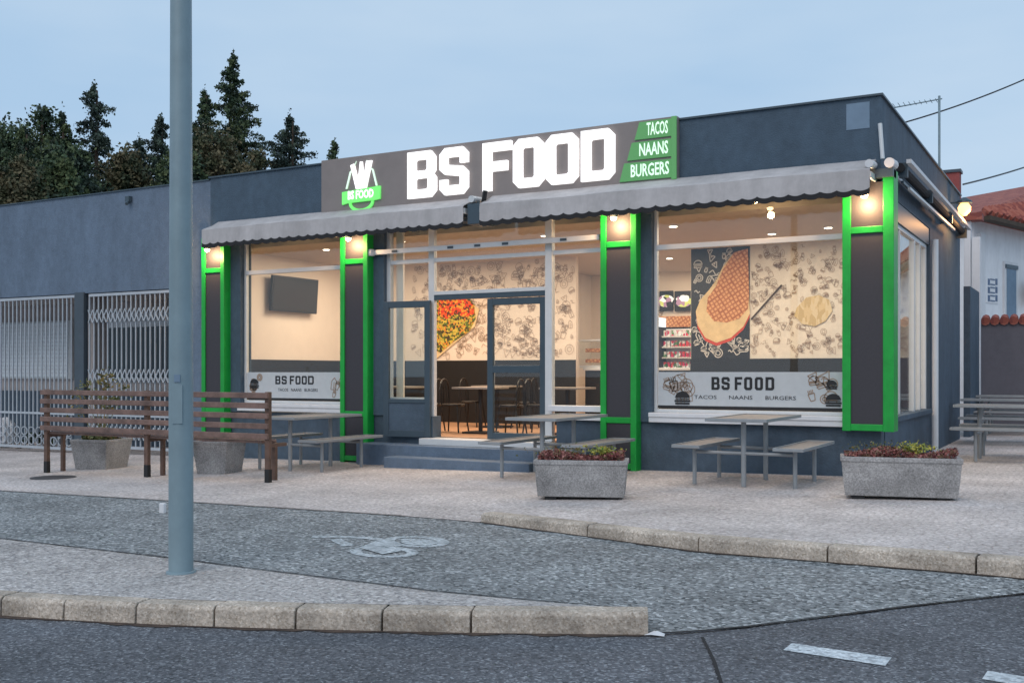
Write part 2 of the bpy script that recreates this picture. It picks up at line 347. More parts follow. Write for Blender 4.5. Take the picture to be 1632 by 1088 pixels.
# lane: rows joined along the view from upper edge to lower edge
low = [Vector(p) for p in ISL] + [Vector(p) for p in SEAM]
def resample(pts, n):
    pts = [Vector(p) for p in pts]; ds = [0]
    for a, b in zip(pts, pts[1:]): ds.append(ds[-1] + (b - a).length)
    o = []
    for i in range(n):
        s_ = ds[-1] * i / (n - 1); j = max(k for k in range(len(ds) - 1) if ds[k] <= s_ + 1e-9)
        f = (s_ - ds[j]) / max(1e-9, ds[j + 1] - ds[j]); o.append(pts[j].lerp(pts[j + 1], f))
    return o
lane = sheet('bicycle_lane', 'lane', resample(low, 90), resample(UP, 90), 10)
lane_bvh = BVHTree.FromPolygons([v.co.copy() for v in lane.data.vertices], [tuple(p.vertices) for p in lane.data.polygons])
def lane_pt(x, y, up=0.004):
    g = onG(x, y, -0.04); h = lane_bvh.ray_cast(Vector((g.x, g.y, 5)), Vector((0, 0, -1)))
    return Vector((g.x, g.y, (h[0].z if h[0] else g.z) + up))
# plaza
front = []
kx = K2[0][0]; lft = [p for p in UP if p[0] <= kx + 1e-5]; rgt = [p for p in UP if p[0] >= kx - 1e-5]
for raised, (x, y, z) in [(False, p) for p in resample(lft, 60)] + [(True, p) for p in resample(rgt, 40)]:
    front.append((x, y + (0.17 if raised else 0.0), P(x) if raised else z + 0.004))
mid = [(x, y + 1.3, P(x)) for x, y, z in front]
back = [(x, 13.6, P(x)) for x, y, z in front]
sheet('plaza', 'plaza', front, mid, 3)
sheet('plaza_paving', 'plaza', mid, back, 2)
xs2 = [-26, -20, -14, -8, -2.0, 2, 6, 26]
sheet('plaza_yard', 'plaza', [(x, 13.6, P(x)) for x in xs2], [(x, 40, P(x)) for x in xs2], 2)
# island between lane and road
fr = []
for i, p in enumerate(KB):
    q = KB[min(i + 1, len(KB) - 1)]; r_ = KB[max(i - 1, 0)]; d = (q - r_).normalized(); n_ = Vector((-d.y, d.x, 0))
    fr.append((p + n_ * 0.15) + Vector((0, 0, 0.12)))
sheet('island_pavement', 'island', resample(fr, 60), [Vector(v) for v in resample(ISL, 60)], 3)
tip = MB(); a = fr[-1]; b = Vector(ISL[-1]); c = KB[-1] + Vector((0, 0, 0.0))
# kerbs: every stone its own block
def kerb_run(name, bottoms, hs, wdt, joints=None, flip=1):
    root = bpy.data.objects.new(name, None); COL.objects.link(root); root.location = bottoms[0]; root['kind'] = 'structure'
    for i in range(len(bottoms) - 1):
        a = Vector(bottoms[i]); b = Vector(bottoms[i + 1]); d = (b - a).normalized(); n_ = Vector((-d.y, d.x, 0)).normalized() * flip
        g = d * 0.006; a2 = a + g; b2 = b - g; j = random.uniform(-0.004, 0.004)
        ta = Vector((0, 0, hs[i] + j)); tb = Vector((0, 0, hs[i + 1] + j)); dn = Vector((0, 0, -0.1)); bt = n_ * 0.018
        vs_ = [a2 + dn, b2 + dn, b2 + dn + n_ * wdt, a2 + dn + n_ * wdt,
               a2 + ta * 0.82 + bt * 0.4, b2 + tb * 0.82 + bt * 0.4, b2 + tb + n_ * wdt, a2 + ta + n_ * wdt, a2 + ta + bt * 1.6, b2 + tb + bt * 1.6]
        m_ = MB().add(vs_, [(0, 1, 5, 4), (4, 5, 9, 8), (8, 9, 6, 7), (1, 2, 6, 9, 5), (3, 0, 4, 8, 7), (2, 3, 7, 6), (0, 3, 2, 1)])
        m_.build('kerb_stone', 'kerb', root, bevel=0.006)
    return root
KBs = KB[:-1] + [KB[-1]]
kerb_run('road_kerb', KBs, [0.122] * len(KBs), 0.16)
def split_run(pts, pxs):
    return pts
k2px = [(765, 832, -0.08), (935, 855, -0.10), (1112, 879, -0.115), (1318, 896, -0.115), (1555, 915, -0.115), (1760, 935, -0.118), (2000, 957, -0.12)]
K2b = [onG(*p) for p in k2px]; K2b += [K2b[-1].lerp(Vector(UP[-1]), k / 12) for k in range(1, 13)]
kerb_run('plaza_kerb', K2b, [0.084, 0.104, 0.119, 0.119, 0.119, 0.122, 0.124] + [.124] * 12, 0.175)
# dirt collected at the foot of the kerbs
def ribbon(name, m, pts, wd, z=0.004, kind='stuff', jit=0.4):
    mb = MB(); pts = resample(pts, max(8, len(pts) * 14))
    for i, p in enumerate(pts):
        q = pts[min(i + 1, len(pts) - 1)]; r_ = pts[max(i - 1, 0)]; d = (q - r_).normalized(); n_ = Vector((-d.y, d.x, 0))
        k_ = wd * random.uniform(1 - jit, 1 + jit)
        mb.v.append(tuple(p - n_ * k_ + Vector((0, 0, z)))); mb.v.append(tuple(p + n_ * 0.012 + Vector((0, 0, z))))
    for i in range(len(pts) - 1): mb.f.append((2 * i, 2 * i + 2, 2 * i + 3, 2 * i + 1))
    o = mb.build(name, m); tag(o, kind=kind); return o
ribbon('kerb_dirt', 'kerbd', KB, 0.035, jit=0.8)
ribbon('kerb_dirt', 'kerbd', K2b, 0.028, z=0.006, jit=0.8)
ribbon('asphalt_seam', 'crack', SEAM, 0.011, z=0.006, jit=0.7)
ribbon('asphalt_seam', 'crack', [Vector(p) for p in ISL], 0.005, z=0.006, jit=0.7)
ribbon('asphalt_seam', 'crack', [Vector(p) for p in UP if p[0] < K2[0][0]], 0.005, z=0.010, jit=0.7)
ck = [onG(x, y, -0.15) for x, y in ((1118, 1015), (1128, 1035), (1137, 1053), (1144, 1075), (1152, 1100), (1160, 1140))]
ribbon('asphalt_crack', 'crack', ck, 0.007, z=0.003, jit=0.6)
def flat_poly(name, m, pts, kind='structure', **k):
    return tag(MB().add(pts, [tuple(range(len(pts)))]).build(name, m), kind=kind)
for i, q in enumerate([[(1248, 1035), (1262, 1024), (1421, 1047), (1411, 1060)], [(1565, 1081), (1574, 1068), (1745, 1094), (1736, 1110)], [(1905, 1140), (1912, 1122), (2080, 1150), (2075, 1168)]]):
    flat_poly('lane_dash', 'paint', [onG(x, y, -0.146) for x, y in q][::-1])
# faded bicycle symbol on the lane
def strip_px(mb, pts, wpx):
    P_ = [lane_pt(x, y) for x, y in pts]
    for a, b in zip(P_, P_[1:]):
        d = (b - a).normalized(); n_ = Vector((-d.y, d.x, 0)) * wpx; o = len(mb.v)
        mb.v += [tuple(a - n_), tuple(b - n_), tuple(b + n_), tuple(a + n_)]; mb.f.append((o, o + 1, o + 2, o + 3))
def disc(cx, cy, rx, ry, n=26): return [(cx + rx * math.cos(2 * math.pi * i / n), cy + ry * math.sin(2 * math.pi * i / n)) for i in range(n + 1)]
mb = MB()
strip_px(mb, [(497, 857), (540, 856), (592, 857), (622, 862), (640, 868)], 0.05)
strip_px(mb, [(534, 860), (556, 870)], 0.05)
strip_px(mb, disc(664, 860, 44, 7.5), 0.045)
strip_px(mb, disc(612, 878, 46, 7.5), 0.045)
strip_px(mb, [(640, 857), (700, 861)], 0.05)
p_ = [lane_pt(x, y, 0.0065) for x, y in disc(668, 861, 30, 5)[:-1]]; mb.add(p_, [tuple(range(len(p_)))])
p_ = [lane_pt(x, y, 0.0065) for x, y in [(572, 873), (598, 862), (618, 864), (640, 876), (610, 882)]]; mb.add(p_, [tuple(range(5))])
tag(mb.build('bicycle_symbol', 'faded'), kind='structure')
g = onG(85, 761); mh = MB().lathe([(0.30, 0.0), (0.30, 0.006)], (g.x, g.y, g.z + 0.002), 24).build('manhole_cover', 'iron'); tag(mh, 'dark round cover set in the paving before the left end of the bench', 'manhole cover')
mh = None
g = onG(1042, 1013, -0.15); random.seed(3)
tag(MB().add([(g.x - .05, g.y - .02, g.z + .004), (g.x + .0, g.y - .03, g.z + .014), (g.x + .06, g.y + .0, g.z + .006), (g.x + .05, g.y + .035, g.z + .012), (g.x - .01, g.y + .03, g.z + .022), (g.x + .02, g.y + .005, g.z + .03)], [(0, 1, 5), (1, 2, 5), (2, 3, 5), (3, 4, 5), (4, 0, 5)]).build('paper_scrap', 'white'), 'crumpled white scrap lying on the road at the rounded kerb end', 'litter')
g = onG(259, 818, -0.02); tag(MB().box(g.x - .03, g.x + .035, g.y - .02, g.y + .02, g.z, g.z + .105).build('paper_cup', 'white', bevel=0.01), 'small white carton standing on the lane beside the lamp pole', 'litter')

# ------------------------------------------------------------------ the shop
XL, XR, YB, ZT = -13.44, -2.30, 21.6, 4.73
COLS = [(-13.48, -12.95), (-10.46, -9.92), (-5.95, -5.42), (-2.72, -2.12)]
FL = 0.38; CE = 3.52
shop = thing('shop_building', (-7.9, D, 0), 'single storey slate grey fast food shop with green framed columns and lit windows', 'shop')
zb = -0.4
# outer walls
box('parapet', 'slate2', shop, XL, XR, D, D + 0.25, 3.62, ZT)
o = MB().box(XR - 0.25, XR, D + 0.25, YB, 3.62, ZT).box(XR - 0.25, XR, 17.5, YB, zb, 3.62).box(XR - 0.25, XR, D + 0.3, 17.5, zb, 0.72).build('side_wall', 'slate3', shop); o['label'] = 'blue grey rendered side wall'
box('rear_wall', 'slate2', shop, XL, XR - 0.25, YB - 0.25, YB, zb, ZT - 0.004)
box('roof', 'slate2', shop, XL + 0.2, XR - 0.25, D + 0.25, YB - 0.25, 4.3, 4.42)
cap = MB(); cap.box(XL - 0.02, XR + 0.03, D - 0.03, D + 0.28, ZT, ZT + 0.025).box(XR - 0.28, XR + 0.03, D + 0.28, YB + 0.03, ZT, ZT + 0.025).build('parapet_cap', 'doorm', shop)
gp = onY(1349, 208, D); gq = onY(1386, 162, D)
box('paint_patch', 'patch', shop, gp.x, gq.x, D - 0.006, D, gp.z, gq.z, label='lighter blue square patch on the parapet')
# plinths under windows and piers
for x0, x1, nm in ((-12.95, -10.46, 'plinth'), (-5.42, -2.303, 'plinth'), (-9.92, -8.83, 'plinth'), (-6.72, -5.95, 'plinth')):
    box(nm, 'slate3', shop, x0, x1, D + 0.02, D + 0.25, zb, 0.70)
for x0, x1 in ((-12.95, -12.72), (-9.92, -9.72), (-5.42, -5.26)):
    box('pier', 'slate2', shop, x0, x1, D - 0.02, D + 0.24, 0.70, 3.62)
for x0, x1 in ((XL - 0.1, -12.95), (-10.46, -9.92), (-5.95, -5.42)):
    box('pier', 'slate2', shop, x0, x1, D + 0.02, D + 0.24, zb, 3.62)
box('pier', 'slate2', shop, -2.70, XR - 0.001, D + 0.022, D + 0.28, 0.70, 3.62)
# green framed columns
def column(x0, x1, z0, bars, wrap=False):
    c = box('column', 'panel', shop, x0 + 0.05, x1 - 0.05, D - 0.15, D + 0.0, z0 + 0.02, 3.66)
    yf = D - 0.175; fw = 0.085 if not wrap else 0.10
    box('frame_post', 'green', c, x0, x0 + fw, yf, D - 0.0, z0, 3.68, 0.006)
    box('frame_post', 'green', c, x1 - fw * (1.25 if wrap else 1), x1, yf, D + (0.12 if wrap else 0), z0, 3.68 if not wrap else 3.80, 0.006)
    for z in bars: box('frame_rail', 'green', c, x0 + fw, x1 - fw * (1.25 if wrap else 1), yf + 0.004, D - 0.02, z - 0.04, z + 0.04, 0.006)
column(*COLS[0], P(-13.2), [3.11, 0.72, 0.02])
column(*COLS[1], P(-10.2), [3.11, 0.72, 0.02])
column(*COLS[2], P(-5.7), [3.11, 0.72, 0.10])
column(*COLS[3], 0.66, [3.09, 0.705], True)
# windows: frame > pane, transom, sill, sticker
def window(x0, x1, z0, z1, zt, y=D + 0.10, fr=0.045, decal=None, sill=True):
    f = MB().box(x0, x0 + fr, y - 0.03, y + 0.03, z0, z1).box(x1 - fr, x1, y - 0.03, y + 0.03, z0, z1).box(x0 + fr, x1 - fr, y - 0.03, y + 0.03, z0, z0 + fr).box(x0 + fr, x1 - fr, y - 0.03, y + 0.03, z1 - fr, z1).build('window', 'alu', shop, bevel=0.004)
    box('transom', 'alu', f, x0 + fr, x1 - fr, y - 0.045, y + 0.03, zt - 0.035, zt + 0.035, 0.005)
    box('pane', 'glass', f, x0 + fr, x1 - fr, y - 0.004, y + 0.004, z0 + fr, zt - 0.035)
    box('pane', 'glass', f, x0 + fr, x1 - fr, y - 0.004, y + 0.004, zt + 0.035, z1 - fr)
    if sill:
        o = MB().box(x0 - 0.02, x1 + 0.02, D - 0.10, y - 0.03, z0 - 0.06, z0 - 0.0).box(x0 - 0.02, x1 + 0.02, D - 0.085, D + 0.02, z0 - 0.13, z0 - 0.06).build('sill', 'white', f, bevel=0.008)
    return f
w1 = window(-12.72, -10.46, 0.85, 3.62, 3.06)
w3 = window(-5.26, -2.72, 0.83, 3.62, 3.06)
yd = D + 0.085
def decal(win, x0, x1, z0, z1, tx, tw):
    box('window_sticker', 'sticker', win, x0, x1, yd, yd + 0.006, z0, z1)
    box('sticker_stripe', 'black', win, x0, x1, yd - 0.003, yd + 0.006, z0 - 0.035, z0 - 0.001)
    return
decal(w1, -12.67, -10.5, 0.94, 1.37, 0, 0)
decal(w3, -5.21, -2.77, 0.925, 1.375, 0, 0)

# ---- block lettering
def chamf(x0, x1, y0, y1, c, sq=()):
    p = []
    for (x, y, dx, dy, nm) in ((x0, y0, 1, 1, 'bl'), (x1, y0, -1, 1, 'br'), (x1, y1, -1, -1, 'tr'), (x0, y1, 1, -1, 'tl')):
        if nm in sq or c == 0: p.append((x, y))
        elif nm in ('bl', 'tr'): p += [(x, y + dy * c), (x + dx * c, y)]
        else: p += [(x + dx * c, y), (x, y + dy * c)]
    return p
def glyph(ch, W=0.62, st=0.205, c=0.13):
    h = 1.0; ci = 0.03
    if ch == 'O': return [chamf(0, W, 0, h, c), chamf(st, W - st, st * .9, h - st * .9, ci)]
    if ch == 'D': return [chamf(0, W, 0, h, c, ('bl', 'tl')), chamf(st, W - st, st * .9, h - st * .9, ci)]
    if ch == 'B': return [[(0, 0), (W - c, 0), (W, c), (W, .42), (W - .07, .5), (W - .02, .57), (W - .02, h - c), (W - c, h), (0, h)], chamf(st, W - st, st * .85, .42, ci), chamf(st, W - st - .02, .58, h - st * .85, ci)]
    if ch == 'F': return [[(0, 0), (st, 0), (st, .40), (W * .86, .40), (W * .86, .60), (st, .60), (st, h - st * .9), (W, h - st * .9), (W, h), (0, h)]]
    if ch == 'S':
        s_ = st * .95
        return [[(c, 0), (W - c, 0), (W, c), (W, .47), (W - c, .59), (s_, .64), (s_, h - s_), (W - s_, h - s_), (W - s_, h - .34), (W, h - .34), (W, h - c), (W - c, h), (c, h), (0, h - c), (0, .55), (c, .44), (W - s_, .38), (W - s_, s_), (s_, s_), (s_, .33), (0, .33), (0, c)]]
def word(parent, m, xs_, z0, h, y, ext, name='letter', squash=1.0):
    for ch, x0, x1 in xs_:
        W = (x1 - x0) / h
        curve_mesh(name, [[(x * h, z * h) for x, z in lp] for lp in glyph(ch, W, min(0.21, W * 0.34), min(.13, W * .22))], ext, m, parent, (x0, y, z0))
def word_px(parent, m, spec, y, z0, z1, ext, name='letter'):
    word(parent, m, [(c, onY(a, 0, y).x, onY(b, 0, y).x) for c, a, b in spec], z0, z1 - z0, y, ext, name)
word_px(w3, 'black', [('B', 1134, 1147), ('S', 1150, 1163), ('F', 1171, 1183), ('O', 1186, 1199), ('O', 1203, 1216), ('D', 1220, 1234)], yd - 0.001, 1.14, 1.31, 0.003, 'sticker_letter')
word_px(w1, 'black', [('B', 439, 447), ('S', 449, 457), ('F', 462, 469), ('O', 471, 479), ('O', 481, 489), ('D', 491, 500)], yd - 0.001, 1.17, 1.31, 0.003, 'sticker_letter')
text('sticker_line', 'TACOS      NAANS      BURGERS', 0.07, 'black', w3, (-4.02, yd - 0.001, 1.04), 0.002, 1.35)['kind'] = 'stuff'
text('sticker_line', 'TACOS   NAANS   BURGERS', 0.07, 'black', w1, (-11.55, yd - 0.001, 1.075), 0.002, 0.85)['kind'] = 'stuff'

# ---- printed doodles: little line drawings, one flat print
def doodles(name, m, parent, x0, x1, z0, z1, y, n, lw=0.012, size=(0.07, 0.2), seed=1):
    rnd = random.Random(seed); mb = MB()
    def line(pts):
        for (ax, az), (bx, bz) in zip(pts, pts[1:]):
            d = Vector((bx - ax, bz - az)); L_ = d.length
            if L_ < 1e-5: continue
            d /= L_; nx, nz_ = -d.y * lw / 2, d.x * lw / 2; o = len(mb.v)
            mb.v += [(ax - nx, y, az - nz_), (bx - nx, y, bz - nz_), (bx + nx, y, bz + nz_), (ax + nx, y, az + nz_)]; mb.f.append((o, o + 1, o + 2, o + 3))
    for _ in range(n):
        s_ = rnd.uniform(*size); cx = rnd.uniform(x0 + s_ / 2, x1 - s_ / 2); cz = rnd.uniform(z0 + s_ / 2, z1 - s_ / 2); a = rnd.uniform(-.6, .6); k = rnd.randrange(6); r_ = s_ / 2
        def T(p): return [(cx + x * math.cos(a) - z * math.sin(a), cz + x * math.sin(a) + z * math.cos(a)) for x, z in p]
        circ = lambda rr, a0=0, a1=2 * math.pi, ox=0, oz=0: [(ox + rr * math.cos(a0 + (a1 - a0) * i / 10), oz + rr * math.sin(a0 + (a1 - a0) * i / 10)) for i in range(11)]
        if k == 0: line(T(circ(r_))); line(T(circ(r_ * .5)))
        elif k == 1: line(T(circ(r_, 0, math.pi) + [(r_, 0)])); line(T([(-r_, -r_ * .15), (r_, -r_ * .15)])); line(T([(-r_, -r_ * .35), (-r_ * .8, -r_ * .7), (r_ * .8, -r_ * .7), (r_, -r_ * .35), (-r_, -r_ * .35)]))
        elif k == 2: line(T([(-r_, r_), (r_, r_), (0, -r_), (-r_, r_)])); line(T([(-r_ * .4, r_ * .5), (r_ * .2, r_ * .6)]))
        elif k == 3: line(T([(-r_ * .6, r_ * .3), (-r_ * .4, -r_), (r_ * .4, -r_), (r_ * .6, r_ * .3), (-r_ * .6, r_ * .3)])); [line(T([(q * r_, r_ * .3), (q * r_ * 1.2, r_)])) for q in (-.4, -.15, .1, .35)]
        elif k == 4: line(T([(-r_, 0), (-r_ * .3, r_ * .5), (r_ * .3, -.5 * r_), (r_, 0)]))
        else: line(T([(-r_ * .5, -r_), (-r_ * .5, r_ * .4), (0, r_), (r_ * .5, r_ * .4), (r_ * .5, -r_), (-r_ * .5, -r_)])); line(T([(0, -r_), (0, r_ * .3)]))
    o = mb.build(name, m, parent); o['kind'] = 'stuff'; return o
doodles('sticker_print', 'ink', w3, -3.25, -2.80, 0.94, 1.36, yd - 0.004, 9, 0.012, (.1, .2), 5)
doodles('sticker_print', 'ink', w3, -5.18, -4.62, 0.93, 1.36, yd - 0.004, 12, 0.010, (.1, .22), 6)
doodles('sticker_print', 'ink', w1, -12.62, -12.2, 1.0, 1.36, yd - 0.004, 6, 0.022, (.1, .2), 7)
doodles('sticker_print', 'ink', w1, -10.9, -10.52, 0.96, 1.36, yd - 0.004, 6, 0.012, (.1, .2), 8)
def burger(x, z, w_, par):
    h_ = w_ * .8
    for lo, hi, ww in ((0, .14, .46), (.2, .34, .5), (.40, .46, .44)): curve_mesh('sticker_figure', [[(x - ww * w_, z + lo * h_), (x + ww * w_, z + lo * h_), (x + ww * w_, z + hi * h_), (x - ww * w_, z + hi * h_)]], .003, 'black', par, (0, yd - .006, 0))
    curve_mesh('sticker_figure', [[(x - .46 * w_, z + .52 * h_)] + [(x - .46 * w_ * math.cos(a_), z + .52 * h_ + .48 * h_ * math.sin(a_)) for a_ in np.linspace(0.1, 3.04, 10)] + [(x + .46 * w_, z + .52 * h_)]], .003, 'black', par, (0, yd - .006, 0))
burger(-2.88, .945, .2, w3); burger(-2.90, 1.16, .14, w3); burger(-4.86, .94, .22, w3); burger(-12.5, 1.1, .2, w1)

# ---- entrance
xe0, xe1 = -9.72, -5.95
def xf(px): return onY(px, 0, D + 0.1).x
m1, m2 = (xf(685), xf(694)), (xf(871), xf(882))
yE = D + 0.10
ent = MB().box(m2[0], m2[1], yE - 0.05, yE + 0.05, FL, 3.62).build('door_frame', 'alu', shop, bevel=0.005)
box('jamb', 'alu', ent, xe0, xe0 + 0.07, yE - 0.04, yE + 0.04, FL, 3.62); box('mullion', 'alu', ent, m1[0], m1[1], yE - 0.04, yE + 0.04, FL, 3.62, .005)
box('jamb', 'alu', ent, xe1 - 0.05, xe1, yE - 0.04, yE + 0.04, .88, 3.62)
box('transom', 'alu', ent, m1[1], m2[0], yE - 0.05, yE + 0.04, 2.545, 2.60, 0.004)
box('head_rail', 'doorm', ent, m1[1], m2[0], yE - 0.04, yE + 0.04, 2.47, 2.543)
box('transom', 'alu', ent, xe0 + .07, m1[0], yE - 0.03, yE + 0.03, 3.05, 3.11)
box('transom', 'alu', ent, m2[1], xe1 - .05, yE - 0.03, yE + 0.03, 3.05, 3.11)
box('transom', 'alu', ent, m1[1], m2[0], yE - 0.03, yE + 0.03, 3.05, 3.11)
for x0, x1, z0, z1 in ((xe0 + .07, m1[0], .98, 3.05), (xe0 + .07, m1[0], 3.11, 3.6), (m1[1], m2[0], 2.60, 3.05), (m1[1], m2[0], 3.11, 3.6), (m2[1], xe1 - .05, .90, 3.05), (m2[1], xe1 - .05, 3.11, 3.6)):
    box('pane', 'glass', ent, x0, x1, yE - 0.004, yE + 0.004, z0, z1)
box('sill', 'alu', ent, xe0 + .07, m1[0], yE - 0.06, yE + 0.05, .93, .98, 0.004)
box('kick_panel', 'slate3', ent, xe0 + .07, m1[0], yE - 0.02, yE + 0.02, FL, .93)
box('sill', 'white', ent, m2[1], xe1 - .02, D - 0.08, yE + 0.05, .82, .90, 0.006)
box('sill', 'white', ent, m2[1], xe1 - .02, D - 0.06, yE + 0.05, .70, .76, 0.006)
box('lintel', 'slate2', shop, xe0, xe1, D + 0.25, D + 0.35, 3.60, 3.75)
box('curtain_edge', 'cream', shop, xe0 + .07, xe0 + 0.20, D + 0.22, D + 0.26, .98, 3.58)
# glazing rail on the outside, ends with a knob over the pier
ra = onY(590, 405, D - 0.1); rb = onY(955, 381, D - 0.1)
rl = MB().bar((ra.x, D - 0.08, 3.235), (rb.x, D - 0.08, 3.235), 0.05, 0.075).build('awning_rail', 'alu', ent, bevel=0.006)
MB().lathe([(0.05, -0.05), (0.06, 0), (0.05, 0.05)], (ra.x + .02, D - 0.10, 3.235), 12).build('rail_end', 'white', ent)
for k in (0.12, 0.38, 0.5, 0.62, 0.86):
    x = ra.x + (rb.x - ra.x) * k; box('rail_clip', 'doorm', ent, x - .05, x + .05, D - 0.115, D - 0.106, 3.215, 3.25)
def door(name_loc, wdt, solid_low, ang, label):
    d = MB(); st = 0.095; h = 2.08; zm = (0.52 if solid_low else 0.98)
    d.box(0, st, -0.03, 0.03, 0, h).box(wdt - st, wdt, -0.03, 0.03, 0, h).box(st, wdt - st, -0.03, 0.03, 0, 0.10).box(st, wdt - st, -0.03, 0.03, h - 0.10, h).box(st, wdt - st, -0.03, 0.03, zm, zm + (.06 if solid_low else .11))
    o = d.build('door', 'doorm', None, bevel=0.004); o.location = name_loc; o.rotation_euler.z = ang; o['label'] = label
    o.parent = shop; o.matrix_parent_inverse = shop.matrix_basis.inverted()
    def sub(n_, m_, *b_, bv=0):
        q = MB().box(*b_).build(n_, m_, None, bv); q.parent = o; return q
    zt_ = zm + (.06 if solid_low else .11)
    sub('pane', 'glass', st, wdt - st, -0.004, 0.004, zt_, h - .10)
    if solid_low: sub('kick_panel', 'slate3', st, wdt - st, -0.015, 0.015, 0.10, zm)
    else: sub('pane', 'glass', st, wdt - st, -0.004, 0.004, 0.10, zm)
    q = MB(); hx = wdt - st / 2
    q.tube((hx, -0.09, .80), (hx, -0.09, 1.25), 0.014).tube((hx, -0.03, .83), (hx, -0.09, .83), 0.01).tube((hx, -0.03, 1.22), (hx, -0.09, 1.22), 0.01)
    q = q.build('handle', 'alu'); q.parent = o
    return o
wleaf = (m2[0] - m1[1]) / 2
dl = door((m1[1] - 0.02, D + 0.0, FL), 0.80, True, R(188), 'open slate door leaf folded back to the left')
dr = door((m2[0], yE, FL), wleaf + 0.02, False, R(180), 'closed slate door leaf with two panes')
# steps
box('landing', 'slate', shop, -9.95, -6.6, D - 0.42, D + 0.02, zb, FL - 0.10, 0.01, label='pale landing slab at the door')
box('threshold', 'alu', shop, m1[0], m2[1], D - 0.20, D + 0.16, FL - 0.10, FL - 0.005, 0.006)
box('step', 'slate', shop, -9.15, -6.72, D - 0.80, D - 0.43, zb, 0.13, 0.012)

# ---- inside
inn = thing('shop_interior', (-7.9, 15.5, FL), 'cream painted dining room with black wainscot behind the shop windows', 'room')
YI = 17.5; XO0, XO1 = onY(918, 0, YI).x, onY(1101, 0, YI).x
box('floor', 'wood', inn, XL, XR - 0.26, D + 0.26, YB - 0.26, FL - 0.12, FL)
box('ceiling', 'ceil', inn, XL, XR - 0.26, D + 0.36, YB - 0.26, CE, CE + 0.08)
box('back_wall', 'cream', inn, XL, -12.0, YI, YI + 0.1, FL, CE)
box('back_wall', 'cream', inn, -12.0, XO0, YI - 0.0, YI + 0.1, FL, CE)
bw = box('back_wall', 'mural', inn, XO1, XR - 0.26, YI, YI + 0.1, FL, CE)
box('end_wall', 'cream', inn, XL + 0.0, XL + 0.1, D + 0.26, YI, FL, CE)
box('wainscot', 'wains', inn, XL + .1, XO0, YI - 0.03, YI - 0.002, FL, 1.60)
box('wainscot', 'wains', inn, XO1, XR - 0.26, YI - 0.03, YI - 0.002, FL, 1.60)
box('wainscot', 'wains', inn, XL + .1, XL + .13, D + .3, YI - 0.03, FL, 1.60)
box('kitchen_wall', 'cream', inn, XO0 - 1.5, XO1 + 2.0, YB - 0.32, YB - 0.27, FL, CE)
box('kitchen_wall', 'cream', inn, XO0 - 1.5, XO0 - 1.45, YI + .1, YB - 0.32, FL, CE)
box('kitchen_wall', 'cream', inn, XO1 + 2.0, XO1 + 2.05, YI + .1, YB - 0.32, FL, CE)
md = onY(1195, 0, YI).x
box('mural_panel', 'black', inn, XO1 + .01, md, YI - 0.012, YI - 0.001, 1.60, CE - .002, label='dark chalkboard print with a battered snack')
doodles('mural_print', 'ink', inn, -12.2, XO0, 1.62, CE, YI - 0.014, 420, 0.007, (.07, .19), 11)
doodles('mural_print', 'ink', inn, md, XR - .3, 1.62, CE, YI - 0.014, 420, 0.006, (.05, .13), 12)
doodles('mural_print', 'chalk', inn, XO1 + .02, md - .01, 1.62, CE - .02, YI - 0.016, 90, 0.016, (.08, .2), 13)
doodles('ceiling_print', 'ink', inn, XO0, XO1, FL + 2.1, FL + 2.5, YB - 0.33, 10, 0.02, (.1, .26), 15)
def px_poly(name, m, parent, pts, y, ext=0.003):
    q = [onY(a, b, y) for a, b in pts]
    return curve_mesh(name, [[(v.x, v.z) for v in q]], ext, m, parent, (0, y, 0))
# battered snack, stick, bag of fries, cone of food (flat print)
M['batter'], t_, b_ = principled('print_batter')
g_ = t_.nodes.new('ShaderNodeTexCoord'); mp_ = t_.nodes.new('ShaderNodeMapping'); mp_.inputs['Rotation'].default_value = (0, R(32), 0)
v_ = t_.nodes.new('ShaderNodeTexVoronoi'); v_.distance = 'CHEBYCHEV'; v_.inputs['Scale'].default_value = 15; v_.inputs['Randomness'].default_value = 0.22
r_ = t_.nodes.new('ShaderNodeValToRGB'); r_.color_ramp.elements[0].position = 0.12; r_.color_ramp.elements[0].color = (0.78, 0.42, 0.19, 1); r_.color_ramp.elements[1].position = 0.5; r_.color_ramp.elements[1].color = (0.34, 0.10, 0.03, 1)
t_.links.new(g_.outputs['Object'], mp_.inputs[0]); t_.links.new(mp_.outputs[0], v_.inputs['Vector']); t_.links.new(v_.outputs['Distance'], r_.inputs[0]); t_.links.new(r_.outputs[0], b_.inputs['Base Color']); b_.inputs['Roughness'].default_value = .7
M['pale'] = mat('print_bun', (0.70, 0.54, 0.30), 0.7, var=0.2); M['red'] = mat('print_sauce', (0.55, 0.06, 0.03), 0.7)
M['salad'] = cells('print_filling', [(0.42, 0.36, 0.05), (0.60, 0.46, 0.07), (0.10, 0.17, 0.03), (0.05, 0.03, 0.02), (0.62, 0.25, 0.04), (0.07, 0.08, 0.02)], 28)
M['fries'] = cells('print_fries', [(0.62, 0.50, 0.28), (0.52, 0.40, 0.20), (0.66, 0.56, 0.36)], 25, stretch=(1, 1, .35))
snack = [(1192, 396), (1194, 470), (1195, 500), (1185, 520), (1165, 538), (1142, 546), (1124, 538), (1112, 518), (1109, 496), (1116, 478), (1130, 462), (1142, 446), (1152, 425), (1170, 402)]
px_poly('snack_print', 'red', inn, [(1192, 396)] + [(x, y + 5) for x, y in snack[1:8]] + snack[8:], YI - .020)
px_poly('snack_print', 'pale', inn, snack, YI - .025)
px_poly('snack_print', 'batter', inn, [(1192, 396), (1194, 470), (1192, 492), (1178, 508), (1158, 514), (1138, 512), (1126, 496), (1128, 474), (1140, 458), (1152, 430), (1170, 402)], YI - .030)
